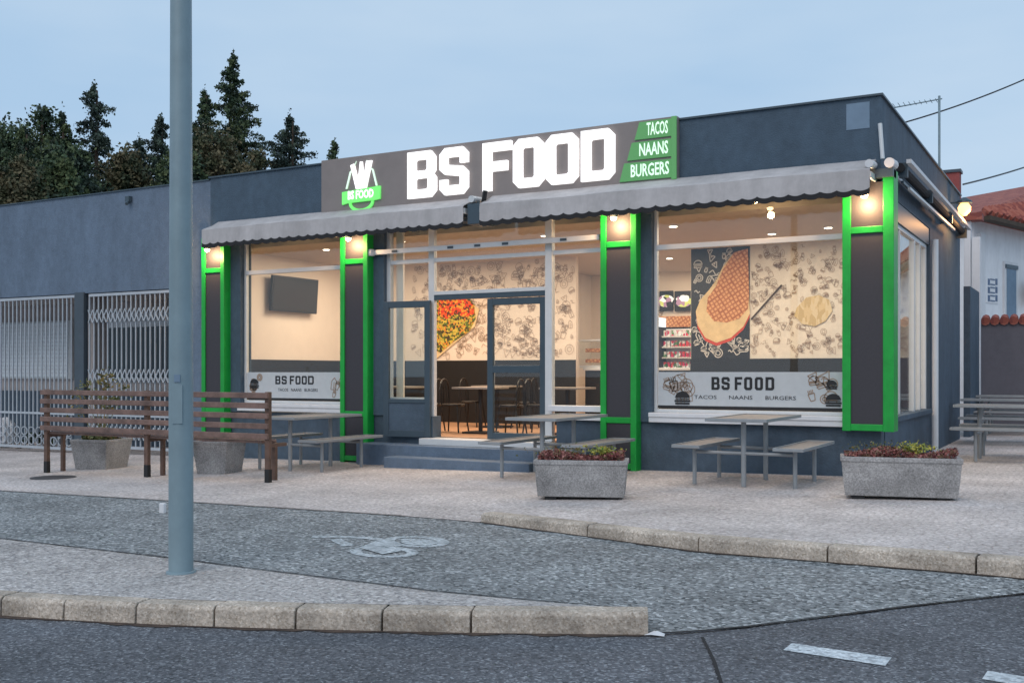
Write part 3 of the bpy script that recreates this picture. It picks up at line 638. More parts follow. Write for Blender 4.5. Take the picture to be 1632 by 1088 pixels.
px_poly('stick_print', 'bark', inn, [(1196, 508), (1198, 510), (1247, 455), (1245, 453)], YI - .020)
px_poly('fries_print', 'fries', inn, [(1270, 490), (1285, 474), (1305, 470), (1322, 478), (1327, 495), (1315, 512), (1298, 520), (1278, 516), (1266, 503)], YI - .020)
px_poly('cone_print', 'pale', inn, [(690, 560), (748, 480), (764, 492), (757, 520), (690, 576)], YI - .020)
M['tomato'] = cells('print_tomato', [(0.62, 0.04, 0.02), (0.72, 0.10, 0.02), (0.10, 0.03, 0.02), (0.66, 0.34, 0.04)], 26)
px_poly('cone_print', 'tomato', inn, [(700, 472), (722, 471), (744, 473), (754, 486), (756, 500), (742, 506), (726, 500), (712, 508), (698, 502)], YI - .030)
px_poly('cone_print', 'salad', inn, [(690, 474), (700, 468), (720, 470), (745, 472), (756, 486), (758, 508), (748, 528), (722, 545), (702, 562), (690, 556)], YI - .025)
# wall mounted television
tvp = onX(468, 470, XL + .22)
tv = thing('television', (XL + .24, tvp.y, tvp.z), 'dark flat television on the cream end wall seen through the left window', 'television')
tv.rotation_euler = (R(4), 0, R(90))
def tvsub(n_, m_, *b, bv=0.0, par=None):
    q = MB().box(*b).build(n_, m_, None, bv); q.parent = par or tv; return q
tvsub('casing', 'black', -.64, .64, -.03, .03, -.33, .33, bv=0.01); tvsub('screen', 'tv', -.61, .61, -.035, -.031, -.30, .30); tvsub('wall_arm', 'doorm', -.05, .05, .03, .13, -.05, .05)
# downlights
dls = [(520, 397), (395, 398), (730, 432), (802, 430), (868, 375), (1067, 411), (1063, 441), (1073, 360), (952, 456), (640, 384), (1230, 372), (1320, 362)]
first = None
for i, (x, y) in enumerate(dls):
    d = ray(x); t = (CE - CAM_Z) * FPX / (HOR - y); p = Vector((d[0] * t, max(D + .45, min(21.0, d[1] * t)), CE)); 
    nm = ['nearest the glass above the television', 'at the left edge of the left window', 'above the open doorway', 'above the closed door leaf', 'near the glass beside the right door post', 'in the kitchen ceiling nearer the glass', 'in the kitchen ceiling at the back', 'near the glass left of the right window', 'above the counter beside the third column', 'near the glass above the open door leaf', 'near the glass in the middle of the right window', 'near the glass at the right of the right window'][i]
    if first is None:
        first = thing('downlight', p, 'round recessed ceiling downlight ' + nm, 'ceiling light', 'recessed ceiling downlights')
        a = MB().lathe([(0.075, -0.012), (0.08, -0.001)], (0, 0, 0), 16).build('trim_ring', 'white'); a.parent = first
        a = MB().lathe([(0.055, -0.018), (0.055, -0.013)], (0, 0, 0), 16).build('lens', 'down'); a.parent = first
    else: copy_tree(first, p, None, 'round recessed ceiling downlight ' + nm)
def area(x, y, z, sx, sy, e, c=(1.0, 0.77, 0.56)):
    l = bpy.data.lights.new('room_light', 'AREA'); l.shape = 'RECTANGLE'; l.size = sx; l.size_y = sy; l.energy = e; l.color = c
    o = bpy.data.objects.new('room_light', l); COL.objects.link(o); o.location = (x, y, z)
for x, y, e in ((-11.6, 15.4, 100), (-9.2, 15.2, 110), (-6.8, 15.4, 95), (-4.1, 15.4, 105), (-7.3, 19.5, 90)):
    area(x, y, CE - 0.03, 1.6, 2.0, e)
# counter, menu boards, fridge, shelf
cn = thing('service_counter', (-7.6, 18.2, FL), 'dark service counter behind the third column', 'counter')
box('counter_body', 'wains', cn, XO0, XO1 + .6, 17.9, 18.5, FL, 1.40); box('counter_top', 'alu', cn, XO0 - .03, XO1 + .6, 17.85, 18.55, 1.40, 1.45, 0.01)
vt = thing('display_case', (-8.1, 18.2, 1.45), 'lit glass display case on the counter beside the third column', 'display case')
box('case_frame', 'alu', vt, -8.6, -7.5, 17.95, 18.4, 1.45, 1.50); box('case_glass', 'glass', vt, -8.6, -7.5, 17.95, 18.4, 1.505, 1.95)
box('case_top', 'alu', vt, -8.62, -7.48, 17.93, 18.42, 1.955, 1.99)
for z in (1.55, 1.75): box('case_food', 'batter', vt, -8.5, -7.6, 18.0, 18.35, z, z + .07)
M['food2'] = cells('menu_food', [(0.9, 0.88, 0.8), (0.5, 0.55, 0.15), (0.85, 0.85, 0.85), (0.35, 0.2, 0.3), (0.02, 0.02, 0.02)], 9, em=0.5)
ym = 21.2
for i, (a, b) in enumerate(((1012, 1048), (1051, 1072), (1075, 1104))):
    p0 = onY(a, 496, ym); p1 = onY(b, 463, ym)
    sc_ = thing('menu_screen', (p0.x, ym, p0.z), ['menu screen with a white plate picture, leftmost over the kitchen', 'menu screen with a green salad picture, middle of the three', 'menu screen with purple and white dishes, rightmost of the three'][i], 'menu screen', 'menu screens over the kitchen')
    box('screen_frame', 'black', sc_, p0.x, p1.x, ym, ym + .05, p0.z, p1.z)
    cx, cz = (p0.x + p1.x) / 2, (p0.z + p1.z) / 2
    curve_mesh('menu_picture', [[(cx + .19 * math.cos(t_ * .4), cz + .13 * math.sin(t_ * .4)) for t_ in range(16)]], .004, 'food2', sc_, (0, ym - .004, 0))
p0 = onY(1020, 525, ym); p1 = onY(1104, 503, ym)
box('menu_board', M['batter'], inn, p0.x, p1.x, ym, ym + .03, p0.z, p1.z, label='orange lettered strip below the menu screens')
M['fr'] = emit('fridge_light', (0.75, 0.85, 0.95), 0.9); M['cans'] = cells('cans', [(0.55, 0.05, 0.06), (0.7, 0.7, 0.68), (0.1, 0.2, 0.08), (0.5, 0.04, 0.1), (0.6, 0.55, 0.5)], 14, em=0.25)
p0 = onY(1026, 588, 20.6); p1 = onY(1045, 505, 20.6)
fz = thing('drinks_fridge', (p0.x, 20.8, FL), 'upright drinks fridge with blue lit header left of the can shelf', 'fridge')
box('cabinet', 'black', fz, p0.x - .25, p1.x, 20.6, 21.2, FL, p1.z - .2); box('header', M['fr'], fz, p0.x - .25, p1.x, 20.58, 21.2, p1.z - .198, p1.z); box('fridge_door', M['fr'], fz, p0.x - .15, p1.x - .1, 20.57, 20.599, FL + .4, p1.z - .3)
p0 = onY(1049, 588, 21.0); p1 = onY(1104, 520, 21.0)
sh = thing('drinks_shelf', (p0.x, 21.0, p0.z), 'white wall shelf packed with red drink cans in the kitchen', 'shelf')
box('shelf_back', 'white', sh, p0.x, p1.x, 21.2, 21.25, p0.z, p1.z)
for j in range(4):
    z = p0.z + (p1.z - p0.z) * j / 4; box('shelf_board', 'white', sh, p0.x, p1.x, 20.95, 21.2, z, z + .03)
    q = MB()
    for k in range(9):
        xx = p0.x + .05 + (p1.x - p0.x - .1) * k / 8; q.tube((xx, 21.05, z + .032), (xx, 21.05, z + .15), .034, n=8)
    q.build('can_row', M['cans'], sh)
# tables and chairs inside
def cafe_table(loc, label):
    t = thing('cafe_table', loc, label, 'table', 'small square cafe tables indoors')
    for n_, m_, mbx in (('table_top', 'pale_top', MB().box(-.34, .34, -.34, .34, .72, .75)), ('pedestal', 'black', MB().tube((0, 0, .03), (0, 0, .72), .035)), ('base', 'black', MB().box(-.22, .22, -.22, .22, 0, .03))):
        q = mbx.build(n_, m_, None, .004); q.parent = t
    return t
M['pale_top'] = mat('laminate_top', (0.30, 0.26, 0.23), 0.4)
M['chairm'] = mat('chair_black', (0.012, 0.011, 0.011), 0.4)
def cafe_chair(loc, rz, label):
    t = thing('cafe_chair', loc, label, 'chair', 'black bistro chairs indoors', rz)
    def sub(n_, mbx, m_='chairm'):
        q = mbx.build(n_, m_, None, .003); q.parent = t
    sub('seat', MB().lathe([(.19, .43), (.2, .45), (.19, .47)], n=16)); 
    for sx, sy in ((1, 1), (1, -1), (-1, 1), (-1, -1)): sub('leg', MB().tube((sx * .19, sy * .19, 0), (sx * .14, sy * .14, .44), .014, n=6))
    q = MB(); prev = None
    for k in range(9):
        a_ = math.pi * k / 8; p = (.19 * math.cos(a_), .17, .46 + .42 * math.sin(a_) ** .6)
        if prev: q.tube(prev, p, .014, n=6)
        prev = p
    q.tube((-.1, .17, .46), (-.07, .17, .84), .01, n=6).tube((.1, .17, .46), (.07, .17, .84), .01, n=6); sub('backrest', q)
    return t
ts = [(-10.35, 14.6, 'table seen behind the open door leaf'), (-8.75, 14.55, 'table in the open doorway'), (-7.35, 14.9, 'table behind the closed door leaf'), (-9.4, 16.2, 'table by the rear wainscot'), (-11.7, 15.2, 'table below the television')]
t0 = cafe_table((ts[0][0], ts[0][1], FL), ts[0][2] + ', pale square top')
for x, y, l in ts[1:]: copy_tree(t0, (x, y, FL), None, l + ', pale square top')
ch0 = None
for (x, y, l) in ts:
    for sx, rz, e in ((-.55, R(90), 'left side'), (.55, R(-90), 'right side')):
        lb = 'black bistro chair, ' + e + ' of the ' + l.split(',')[0]
        if ch0 is None: ch0 = cafe_chair((x + sx, y, FL), rz, lb)
        else: copy_tree(ch0, (x + sx, y + .04, FL), rz + .1, lb)

# ---- side window, downpipe
sw = MB(); y0s, y1s = D + 0.32, 17.42
for a_, b_ in ((y0s, y0s + .06), (14.9, 14.94), (16.2, 16.28), (16.75, 16.79), (y1s - .07, y1s)): sw.box(XR - .12, XR - .04, a_, b_, .80, 3.30)
sw.box(XR - .12, XR - .04, y0s, y1s, 3.30, 3.36)
sw = sw.build('window', 'alu', shop, bevel=.004); sw['label'] = 'tall side window with pale mullions'
box('pane', 'glass', sw, XR - .085, XR - .077, y0s, y1s, .80, 3.30); box('sill', 'slate3', sw, XR - .14, XR + .05, y0s - .02, y1s, .73, .80, .006)
box('fascia', 'doorm', shop, XR - .22, XR - .01, D + .3, 17.5, 3.362, 3.62)
dp = MB().tube((XR + .07, 17.55, P(XR)), (XR + .07, 17.55, 3.45), .05, n=12).build('downpipe', 'white', shop, smooth=False)
box('low_rear_wall', 'slate3', shop, XR + .0, XR + 0.12, YB + .6, YB + 2.4, zb, 3.05, label='low slate wall behind the shop')
# small hooks and conduit
cp_ = onX(1405, 262, XR + .03); MB().tube((XR + .03, D - .05, 3.95), (XR + .0, D - .05, 4.38), .025).build('conduit', 'alu', shop)

# ------------------------------------------------------------------ left neighbour with the gate
nb = thing('grey_building', (-18, D, 0), 'long low blue grey building left of the shop, with a gated recess', 'building')
NZ = 4.70
box('wall', 'slate', nb, -34, XL - .002, D + 0.015, D + .3, 2.86, NZ)
box('wall', 'slate', nb, -14.45, XL - .1, D + 0.017, D + .3, -.5, 2.86)
box('parapet_cap', 'doorm', nb, -34, XL - .03, D - .01, D + .32, NZ, NZ + .02)
box('roof', 'slate', nb, -34, XL - .002, D + .3, YB, 4.35, 4.45)
box('recess_ceiling', 'beige', nb, -34, -14.45, D + .3, D + 2.2, 2.86, 2.92)
box('recess_wall', 'beige', nb, -34, XL - .3, D + 2.0, D + 2.2, -.5, 2.86)
box('recess_plinth', 'slate3', nb, -34, -14.5, D + 1.93, D + 1.998, -.5, .95)
rr_ = onY(146, 0, D + 1.9)
fw_ = MB().box(-22, onY(112, 0, D + 1.9).x, D + 1.9, D + 1.99, 1.22, 2.5).build('window', 'alu', nb)
for k in range(14):
    z = 1.26 + k * .086; o_ = MB().box(-21.9, onY(110, 0, D + 1.9).x - .03, D + 1.87, D + 1.899, z, z + .078).build('shutter_slat', 'shutter', fw_)
fw2 = MB().box(onY(166, 0, D + 1.9).x, -15.2, D + 1.9, D + 1.99, 1.2, 2.6).build('window', 'alu', nb)
box('pane', 'darkglass', fw2, onY(170, 0, D + 1.9).x, -15.3, D + 1.88, D + 1.899, 1.25, 2.3); box('shutter_box', 'shutter', fw2, onY(168, 0, D + 1.9).x, -15.25, D + 1.85, D + 1.899, 2.31, 2.5)
box('pillar', 'beige', nb, onY(141, 0, D + .6).x, onY(158, 0, D + .6).x, D + .5, D + .8, -.5, 2.86, label='pale pillar behind the gate')
wl = onY(207, 316, D); hk = MB().box(wl.x - .05, wl.x + .05, D - .07, D + .015, wl.z - .07, wl.z + .03).tube((wl.x, D - .04, wl.z - .07), (wl.x + .03, D - .10, wl.z - .12), .03).build('wall_fitting', 'doorm'); tag(hk, 'small dark fitting high on the blue grey wall left of the pole', 'wall fitting')
# gates
def gate(x0, x1, label, scroll):
    g_ = thing('metal_gate', (x0, D, P(x0)), label, 'gate', 'tall metal gates in the recess')
    zt = 2.82; z0 = P((x0 + x1) / 2) + .10
    fr_ = MB().box(x0, x1, D + .02, D + .06, zt - .03, zt + .02).box(x0, x1, D + .02, D + .06, z0, z0 + .05).box(x0, x1, D + .02, D + .06, .55, .59)
    del fr_
    for za, zc_ in ((zt - .03, zt + .02), (z0, z0 + .05), (.55, .59)): MB().box(x0, x1, D + .02, D + .06, za, zc_).build('gate_rail', 'gate', g_)
    nb_ = max(3, round((x1 - x0) / .125)); me = None
    for k in range(nb_ + 1):
        x = x0 + (x1 - x0) * k / nb_
        if me is None:
            b_ = MB().box(-.011, .011, D + .03, D + .052, z0 + .05, zt - .03).build('bar', 'gate', None); me = b_
        else: b_ = me.copy(); COL.objects.link(b_)
        b_.parent = g_; b_.matrix_parent_inverse = Matrix(); b_.location = (x - x0, -D, -P(x0))
    if scroll:
        q = MB()
        for k in range(int((x1 - x0) / .22)):
            for zz in (.26, .44):
                cx = x0 + .12 + .22 * k; pr = None
                for i in range(11):
                    p = (cx + .09 * math.cos(i * .628), D + .01, z0 + zz - .1 + .08 * math.sin(i * .628))
                    if pr: q.bar(pr, p, .015, .015)
                    pr = p
        q.build('scroll_work', 'gate', g_)
    else:
        for zc in (2.42, 1.30, .25):
            q = MB(); x = x0
            while x < x1 - .1:
                q.bar((x, D + .012, zc - .12), (x + .125, D + .012, zc + .12), .015, .018); q.bar((x, D + .008, zc + .12), (x + .125, D + .008, zc - .12), .015, .018); x += .125
            q.build('lattice_band', 'gate', g_)
    return g_
xg = [onY(px, 0, D).x for px in (118, 134, 140, 262)]
gate(-23.0, xg[0], 'tall barred metal gate with scroll rings along its foot', True)
gate(xg[2], -14.47, 'tall barred metal gate with crossed lattice bands beside the pillar', False)
gp_ = MB().box(xg[0] + .02, xg[1], D - .01, D + .09, P(-16.5), 2.88).build('gate_post', 'gated'); tag(gp_, 'dark square gate post between the two barred gates', 'gate post')

# ------------------------------------------------------------------ sign
YS = D - 0.10
sx0, sx1 = onY(512, 0, YS).x, onY(1079, 0, YS).x
sg = thing('shop_sign', (sx0, D, 3.9), 'long grey fascia sign reading BS FOOD with lit white letters', 'shop sign')
box('sign_board', 'signm', sg, sx0, sx1, YS, D - .002, 3.88, 4.77, .006)
word_px(sg, 'lit', [('B', 652, 697), ('S', 703, 748), ('F', 771.5, 817), ('O', 820, 868), ('O', 872, 923), ('D', 928, 981)], YS - .001, 4.01, 4.71, .05)
xa = [onY(px, 0, YS).x for px in (1012, 1000, 988)]
for i, (wd_, z0, z1) in enumerate((('TACOS', 4.51, 4.74), ('NAANS', 4.24, 4.475), ('BURGERS', 3.96, 4.205))):
    x1_ = sx1 - .075; x0_ = [onY(1016, 0, YS).x, onY(1004, 0, YS).x, onY(992, 0, YS).x][i]
    curve_mesh('green_panel', [[(x0_ - .035, z0), (x1_, z0), (x1_, z1), (x0_ + .035, z1)]], .02, 'signg', sg, (0, YS - .001, 0))
    wt = (x1_ - x0_ - .12); text('panel_lettering', wd_, .235, 'litw', sg, ((x0_ + x1_) / 2 + .05, YS - .022, (z0 + z1) / 2), .006, wt * (.82, .86, .93)[i], .004)
box('green_edge', 'signg', sg, sx1 - .07, sx1 - .002, YS - .03, YS - .001, 3.93, 4.765)
# emblem
cx = onY(577, 0, YS).x; yy = YS - .001
def sh_(pts): return [(cx + x, 4.33 + z) for x, z in pts]
for lp in ([(-.21, .30), (-.14, .32), (-.06, .05), (-.02, .34), (.02, .34), (.05, .08), (.10, .34), (.21, .34), (.10, -.08), (-.10, -.08)],):
    curve_mesh('emblem_white', [sh_(lp)], .03, 'lit', sg, (0, yy, 0))
for s_ in (-1, 1):
    curve_mesh('emblem_line', [sh_([(s_ * .20, .22), (s_ * .23, .20), (s_ * .31, -.06), (s_ * .28, -.06)])], .02, 'litw', sg, (0, yy, 0))
    curve_mesh('emblem_line', [sh_([(s_ * .10, .36), (s_ * .12, .33), (s_ * .21, .20), (s_ * .18, .20)])], .02, 'litw', sg, (0, yy, 0))
curve_mesh('emblem_banner', [sh_([(-.37, -.11), (.37, -.07), (.37, -.27), (.28, -.28), (-.28, -.29), (-.37, -.31)])], .035, 'litg', sg, (0, yy, 0))
text('emblem_lettering', 'BS FOOD', .18, 'lit', sg, (cx, yy - .036, 4.33 - .18), .006, .50, .005)
arc = [(.24 * math.cos(a_), -.24 + .16 * math.sin(a_)) for a_ in np.linspace(math.pi, 2 * math.pi, 14)] + [(.20 * math.cos(a_), -.24 + .11 * math.sin(a_)) for a_ in np.linspace(2 * math.pi, math.pi, 14)]
curve_mesh('emblem_arc', [sh_([(float(a_), float(b_) - .05) for a_, b_ in arc])], .03, 'litg', sg, (0, yy, 0))

# ------------------------------------------------------------------ awnings
def awning(x0, x1, label):
    a = thing('awning', ((x0 + x1) / 2, D, 3.7), label, 'awning', 'retracted awnings over the shop front')
    yw, yf = D - .01, D - .46; zt, zf, zv = 3.93, 3.76, 3.50
    n = max(4, int((x1 - x0) / .1)); mb = MB(); rnd = random.Random(int(abs(x0) * 10))
    rows = [(yw, zt, 0), (yw - .07, zt + .012, .3), (D - .22, 3.865, 1), (yf + .02, zf + .015, 1), (yf, zf, .5)]
    for i in range(n + 1):
        x = x0 + (x1 - x0) * i / n
        for (y, z, k) in rows: mb.v.append((x, y, z + k * (.008 * math.sin(x * 3.1) + rnd.uniform(-.004, .004))))
    r_ = len(rows)
    for i in range(n):
        for j in range(r_ - 1): mb.f.append((i * r_ + j, (i + 1) * r_ + j, (i + 1) * r_ + j + 1, i * r_ + j + 1))
    f = mb.build('fabric', 'awn', a, smooth=True); so_ = f.modifiers.new('thickness', 'SOLIDIFY'); so_.thickness = .006
    mb = MB(); tb = MB(); n = int((x1 - x0) / .02); pitch = (x1 - x0) / round((x1 - x0) / .19)
    for i in range(n + 1):
        x = x0 + (x1 - x0) * i / n; u = ((x - x0) / pitch) % 1.0
        zb_ = zv + .03 * (1 - math.sin(math.pi * u) ** .7); yo = yf - .004 + .008 * math.sin(x * 9)
        mb.v += [(x, yf - .002, zf + .004), (x, yo, zb_)]; tb.v += [(x, yo - .003, zb_ + .016), (x, yo - .003, zb_ - .05)]
    for i in range(n):
        mb.f.append((2 * i, 2 * i + 2, 2 * i + 3, 2 * i + 1)); tb.f.append((2 * i, 2 * i + 2, 2 * i + 3, 2 * i + 1))
    v = mb.build('valance', 'awn', a); so_ = v.modifiers.new('thickness', 'SOLIDIFY'); so_.thickness = .004
    tv_ = tb.build('scallop_trim', 'awnblack', v); so_ = tv_.modifiers.new('thickness', 'SOLIDIFY'); so_.thickness = .006
    MB().tube((x0, yf + .045, zf - .05), (x1, yf + .045, zf - .05), .035).build('front_bar', 'doorm', a)
    MB().box(x0, x1, D - .12, D - .01, 3.66, 3.86).build('cassette', 'doorm', a)
    for s_, x in ((1, x0), (-1, x1)):
        MB().box(x - .012, x + .012, yf + .01, D - .01, 3.66, 3.74).build('end_bracket', 'alu', a)
        for k in range(2):
            MB().bar((x + s_ * (.25 + k * .1), D - .14, 3.69), (x + s_ * (1.3 - k * .1), D - .36, 3.69), .03, .03).build('folding_arm', 'alu', a)
ax = [onY(px, 0, D - .4).x for px in (326, 742, 768, 1388)]
awning(ax[0], ax[1], 'grey scalloped awning over the left window and doorway')
awning(ax[2], ax[3], 'grey scalloped awning over the right window and third column')
mt = thing('awning_motor', ((ax[1] + ax[2]) / 2, D - .2, 3.7), 'dark awning bracket with gear eye between the two front awnings', 'bracket')
xm = (ax[1] + ax[2]) / 2
box('bracket_plate', 'doorm', mt, xm - .10, xm + .12, D - .42, D - .02, 3.50, 3.80, .01)
MB().tube((xm - .02, D - .44, 3.86), (xm - .02, D - .1, 3.88), .05, n=12).build('gear_housing', 'alu', mt)
MB().tube((xm + .10, D - .30, 3.80), (xm + .16, D - .34, 3.98), .035, n=8).build('crank_eye', 'black', mt)
bk = thing('awning_bracket', (XR, D - .2, 3.8), 'pale knobbed awning bracket at the top of the corner column', 'bracket')
MB().tube((XR - .06, D - .42, 3.84), (XR - .06, D - .15, 3.86), .05, n=12).build('gear_housing', 'white', bk)
MB().tube((XR + .14, D - .25, 3.86), (XR + .14, D + .05, 3.88), .06, n=12).build('gear_housing', 'white', bk)
MB().box(XR - .12, XR + .18, D - .22, D - .01, 3.70, 3.80).build('bracket_plate', 'doorm', bk)
# folded awning on the side wall
sa = thing('side_awning', (XR, 17.5, 4.0), 'folded awning with pale rail along the right side wall', 'awning')
MB().box(XR + .18, XR + .24, 14.0, 21.2, 4.02, 4.07).build('front_rail', 'white', sa)
MB().tube((XR + .10, 14.0, 3.98), (XR + .10, 21.2, 3.98), .055).build('fabric_roll', 'awnblack', sa)
for k in range(3): MB().bar((XR + .06 + .04 * k, 13.9 + .3 * k, 3.86 - .04 * k), (XR + .06 + .04 * k, 17.0 + 1.2 * k, 3.86 - .02 * k), .035, .035).build('folding_arm', ['alu', 'doorm', 'alu'][k], sa)
for y in (14.1, 16.4, 18.8, 21.0): MB().box(XR + .002, XR + .18, y, y + .06, 3.86, 4.05).build('wall_bracket', 'doorm', sa)

# ------------------------------------------------------------------ wall lamps
def wall_lamp(loc, label, e, mini=False):
    t = thing('wall_lamp', loc, label, 'wall lamp', 'small warm lamps above the columns')
    q = MB().lathe([(.05, .0), (.055, .03), (.03, .06)], (0, 0, 0), 14).build('lamp_cap', 'doorm'); q.parent = t
    q = MB().lathe([(.01, -.05), (.035, -.035), (.045, -.005), (.03, -.0)], (0, 0, 0), 14).build('bulb', 'bulb', smooth=True); q.parent = t
    q = MB().tube((0, .02, .03), (0, .10, .04), .012).build('arm', 'doorm'); q.parent = t
    l = bpy.data.lights.new('lamp_light', 'POINT'); l.energy = e; l.color = (1.0, .60, .30); l.shadow_soft_size = .05
    o = bpy.data.objects.new('lamp_light', l); COL.objects.link(o); o.parent = t; o.location = (0, -.05, -.10)
for (a, b), lab in zip(COLS, ('above the far left green column', 'above the green column left of the doorway', 'above the green column between doorway and right window', 'above the corner green column')):
    wall_lamp(((a + b) / 2 - .02, D - .28, 3.50 if a > -3 else 3.465), 'small glowing warm lamp ' + lab, 32)
wall_lamp((onY(1203, 0, D - .25).x, D - .25, 3.55), 'small glowing warm lamp under the awning over the right window', 10)
# street lantern at the far corner
ln = onX(1537, 333, XR + .25)
lt = thing('wall_lantern', (XR + .25, ln.y, ln.z), 'glowing orange lantern at the far end of the shop side wall', 'wall lamp')
q = MB().lathe([(.03, -.12), (.10, -.05), (.11, .03), (.05, .12)], n=14).build('globe', emit('lantern_glow', (1.0, .55, .18), 3.2), smooth=True); q.parent = lt
q = MB().lathe([(.13, .10), (.12, .14), (.03, .2)], n=14).build('lantern_cap', 'doorm'); q.parent = lt
q = MB().bar((0, 0, .12), (-.25, 0, .12), .03, .03).build('arm', 'doorm'); q.parent = lt
l = bpy.data.lights.new('lamp_light', 'POINT'); l.energy = 35; l.color = (1.0, .50, .18); l.shadow_soft_size = .1
o = bpy.data.objects.new('lamp_light', l); COL.objects.link(o); o.parent = lt; o.location = (.15, 0, -.18)

# ------------------------------------------------------------------ roof aerial, wires
an = onX(1497, 250, XR - .3)
at = thing('roof_aerial', (XR - .3, an.y, 4.42), 'thin television aerial with long boom on the shop roof', 'aerial')
zt = onX(1497, 153, XR - .3).z
MB().tube((XR - .3, an.y, 4.42), (XR - .3, an.y, zt), .022, n=8).build('mast', 'pole', at)
MB().tube((XR - .3 + .05, an.y, zt - .06), (XR - 1.15, an.y + .1, zt - .1), .012, n=6).build('boom', 'pole', at)
for k in range(9):
    x = XR - .35 - k * .095; MB().tube((x, an.y - .16, zt - .08), (x, an.y + .16, zt - .08), .006, n=5).build('element', 'pole', at)
def wire(name, a, b, sag, label):
    mb = MB(); pr = None
    for k in range(17):
        f = k / 16; p = Vector(a).lerp(Vector(b), f) - Vector((0, 0, sag * 4 * f * (1 - f)))
        if pr: mb.tube(pr, p, .016, n=5, caps=False)
        pr = p
    tag(mb.build(name, 'black'), label, 'cable')
wire('overhead_cable', onY(1425, 200, 21.5) + Vector((0, 0, 0)), onY(1720, 85, 26), .12, 'thin dark cable rising right above the aerial')
wire('overhead_cable', onX(1535, 294, XR + .2), onY(1760, 215, 30), .1, 'thin dark cable from the shop corner above the red roof')

# ------------------------------------------------------------------ white house, garden wall
hc = onY(1552, 592, 28.0); hd = Vector((0.30, 0.954, 0)).normalized(); hn = Vector((-hd.y, hd.x, 0)); 
hs = thing('white_house', (hc.x, hc.y, 0), 'white rendered house with red tiled roof behind the garden wall', 'house')
tH = 28.0 / ray(1552)[1]; ze = CAM_Z + (HOR - 343) / FPX * tH
A = Vector((hc.x, hc.y, 0)); B_ = A + hd * 24; C_ = B_ + hn * 6; D_ = A + hn * 6
q = MB(); vs4 = [A, B_, C_, D_]
q.add([v + Vector((0, 0, -.5)) for v in vs4] + [v + Vector((0, 0, ze)) for v in vs4], [(0, 1, 5, 4), (1, 2, 6, 5), (2, 3, 7, 6), (3, 0, 4, 7)]); q.build('wall', 'house', hs)
ov = .45; E = [A - hd * ov - hn * ov, B_ + hd * ov - hn * ov, C_ + hd * ov + hn * ov, D_ - hd * ov + hn * ov]
r1 = (A + D_) / 2 + hd * 14; r2 = (B_ + C_) / 2 - hd * 4; zr = ze + 3.0
q = MB(); q.add([v + Vector((0, 0, ze)) for v in E] + [r1 + Vector((0, 0, zr)), r2 + Vector((0, 0, zr))] + [v + Vector((0, 0, ze - .12)) for v in E],
                [(0, 1, 5, 4), (1, 2, 5), (2, 3, 4, 5), (3, 0, 4), (6, 7, 1, 0), (7, 8, 2, 1), (8, 9, 3, 2), (9, 6, 0, 3), (9, 8, 7, 6)])
rf = q.build('roof', 'rooft', hs)
up = (r1 + Vector((0, 0, zr))) - (E[0] + Vector((0, 0, ze)))
fa = E[0] + Vector((0, 0, ze)); sl_in = (hn * 4.95).length; rise = zr - ze
n = 70
for k in range(n):      # rounded eaves tiles on the visible slope
    p = E[0].lerp(E[1], (k + .5) / n) + Vector((0, 0, ze + .02)); dirv = (hn * 3.45 + Vector((0, 0, rise))).normalized()
    ln_ = min(3.0, .12 + k * .085)
    MB().tube(p - dirv * .08, p + dirv * ln_, .085, n=6).build('roof_tile', 'rooft', rf)
MB().bar(E[0] + Vector((0, 0, ze - .16)), E[1] + Vector((0, 0, ze - .16)), .25, .10).build('eaves_board', 'bark', hs)
def on_house(px, py, outw=.03):
    d = ray(px); # intersect with wall line A + hd*s
    den = d[0] * hd.y - d[1] * hd.x; t = (A.x * hd.y - A.y * hd.x) / den
    return Vector((d[0] * t, d[1] * t, CAM_Z + (HOR - py) / FPX * t)) - hn * outw
def hpanel(name, m, a, b, c, d_, th, par=None):
    p = on_house(a, b, 0); q_ = on_house(c, d_, 0); z0, z1 = sorted((p.z, on_house(a, d_, 0).z))
    v = [p, q_, q_ - hn * th, p - hn * th]
    return MB().add([Vector((k.x, k.y, z0)) for k in v] + [Vector((k.x, k.y, z1)) for k in v], [(0, 1, 2, 3), (7, 6, 5, 4), (0, 4, 5, 1), (1, 5, 6, 2), (2, 6, 7, 3), (3, 7, 4, 0)]).build(name, m, par or hs)
wn = hpanel('window', 'white', 1598, 515, 1619, 416, .05); hpanel('pane', M['patch'], 1601, 512, 1616, 428, .06, wn); hpanel('lintel', 'doorm', 1599, 427, 1618, 421, .08, wn)
hpanel('downpipe', 'white', 1556, 508, 1563, 372, .12)
pq = hpanel('tile_plaque', M['house'], 1571, 482, 1590, 440, .02)
M['azul'] = mat('blue_glaze', (0.09, 0.14, 0.24), 0.4)
for k in range(3):
    y = 444 + k * 13; hpanel('plaque_figure', 'azul', 1573, y + 10, 1576, y, .03, pq); hpanel('plaque_figure', 'azul', 1585, y + 10, 1588, y, .03, pq); hpanel('plaque_figure', 'azul', 1577, y + 2, 1584, y, .03, pq); hpanel('plaque_figure', 'azul', 1577, y + 10, 1584, y + 8, .03, pq)
pd = on_house(1630, 465, .3); dsh = thing('satellite_dish', pd, 'dark round dish on the white house wall at the frame edge', 'satellite dish')
q = MB().tube((-.02, 0, 0), (.02, -.05, 0), .34, .30, n=20).build('reflector', 'iron'); q.parent = dsh; q.rotation_euler.z = 1.2
q = MB().tube((0, 0, 0), (-.1, .35, 0), .03).build('arm', 'iron'); q.parent = dsh
chp = onY(1518, 300, 31.0); z1 = onY(1518, 277, 31.0).z
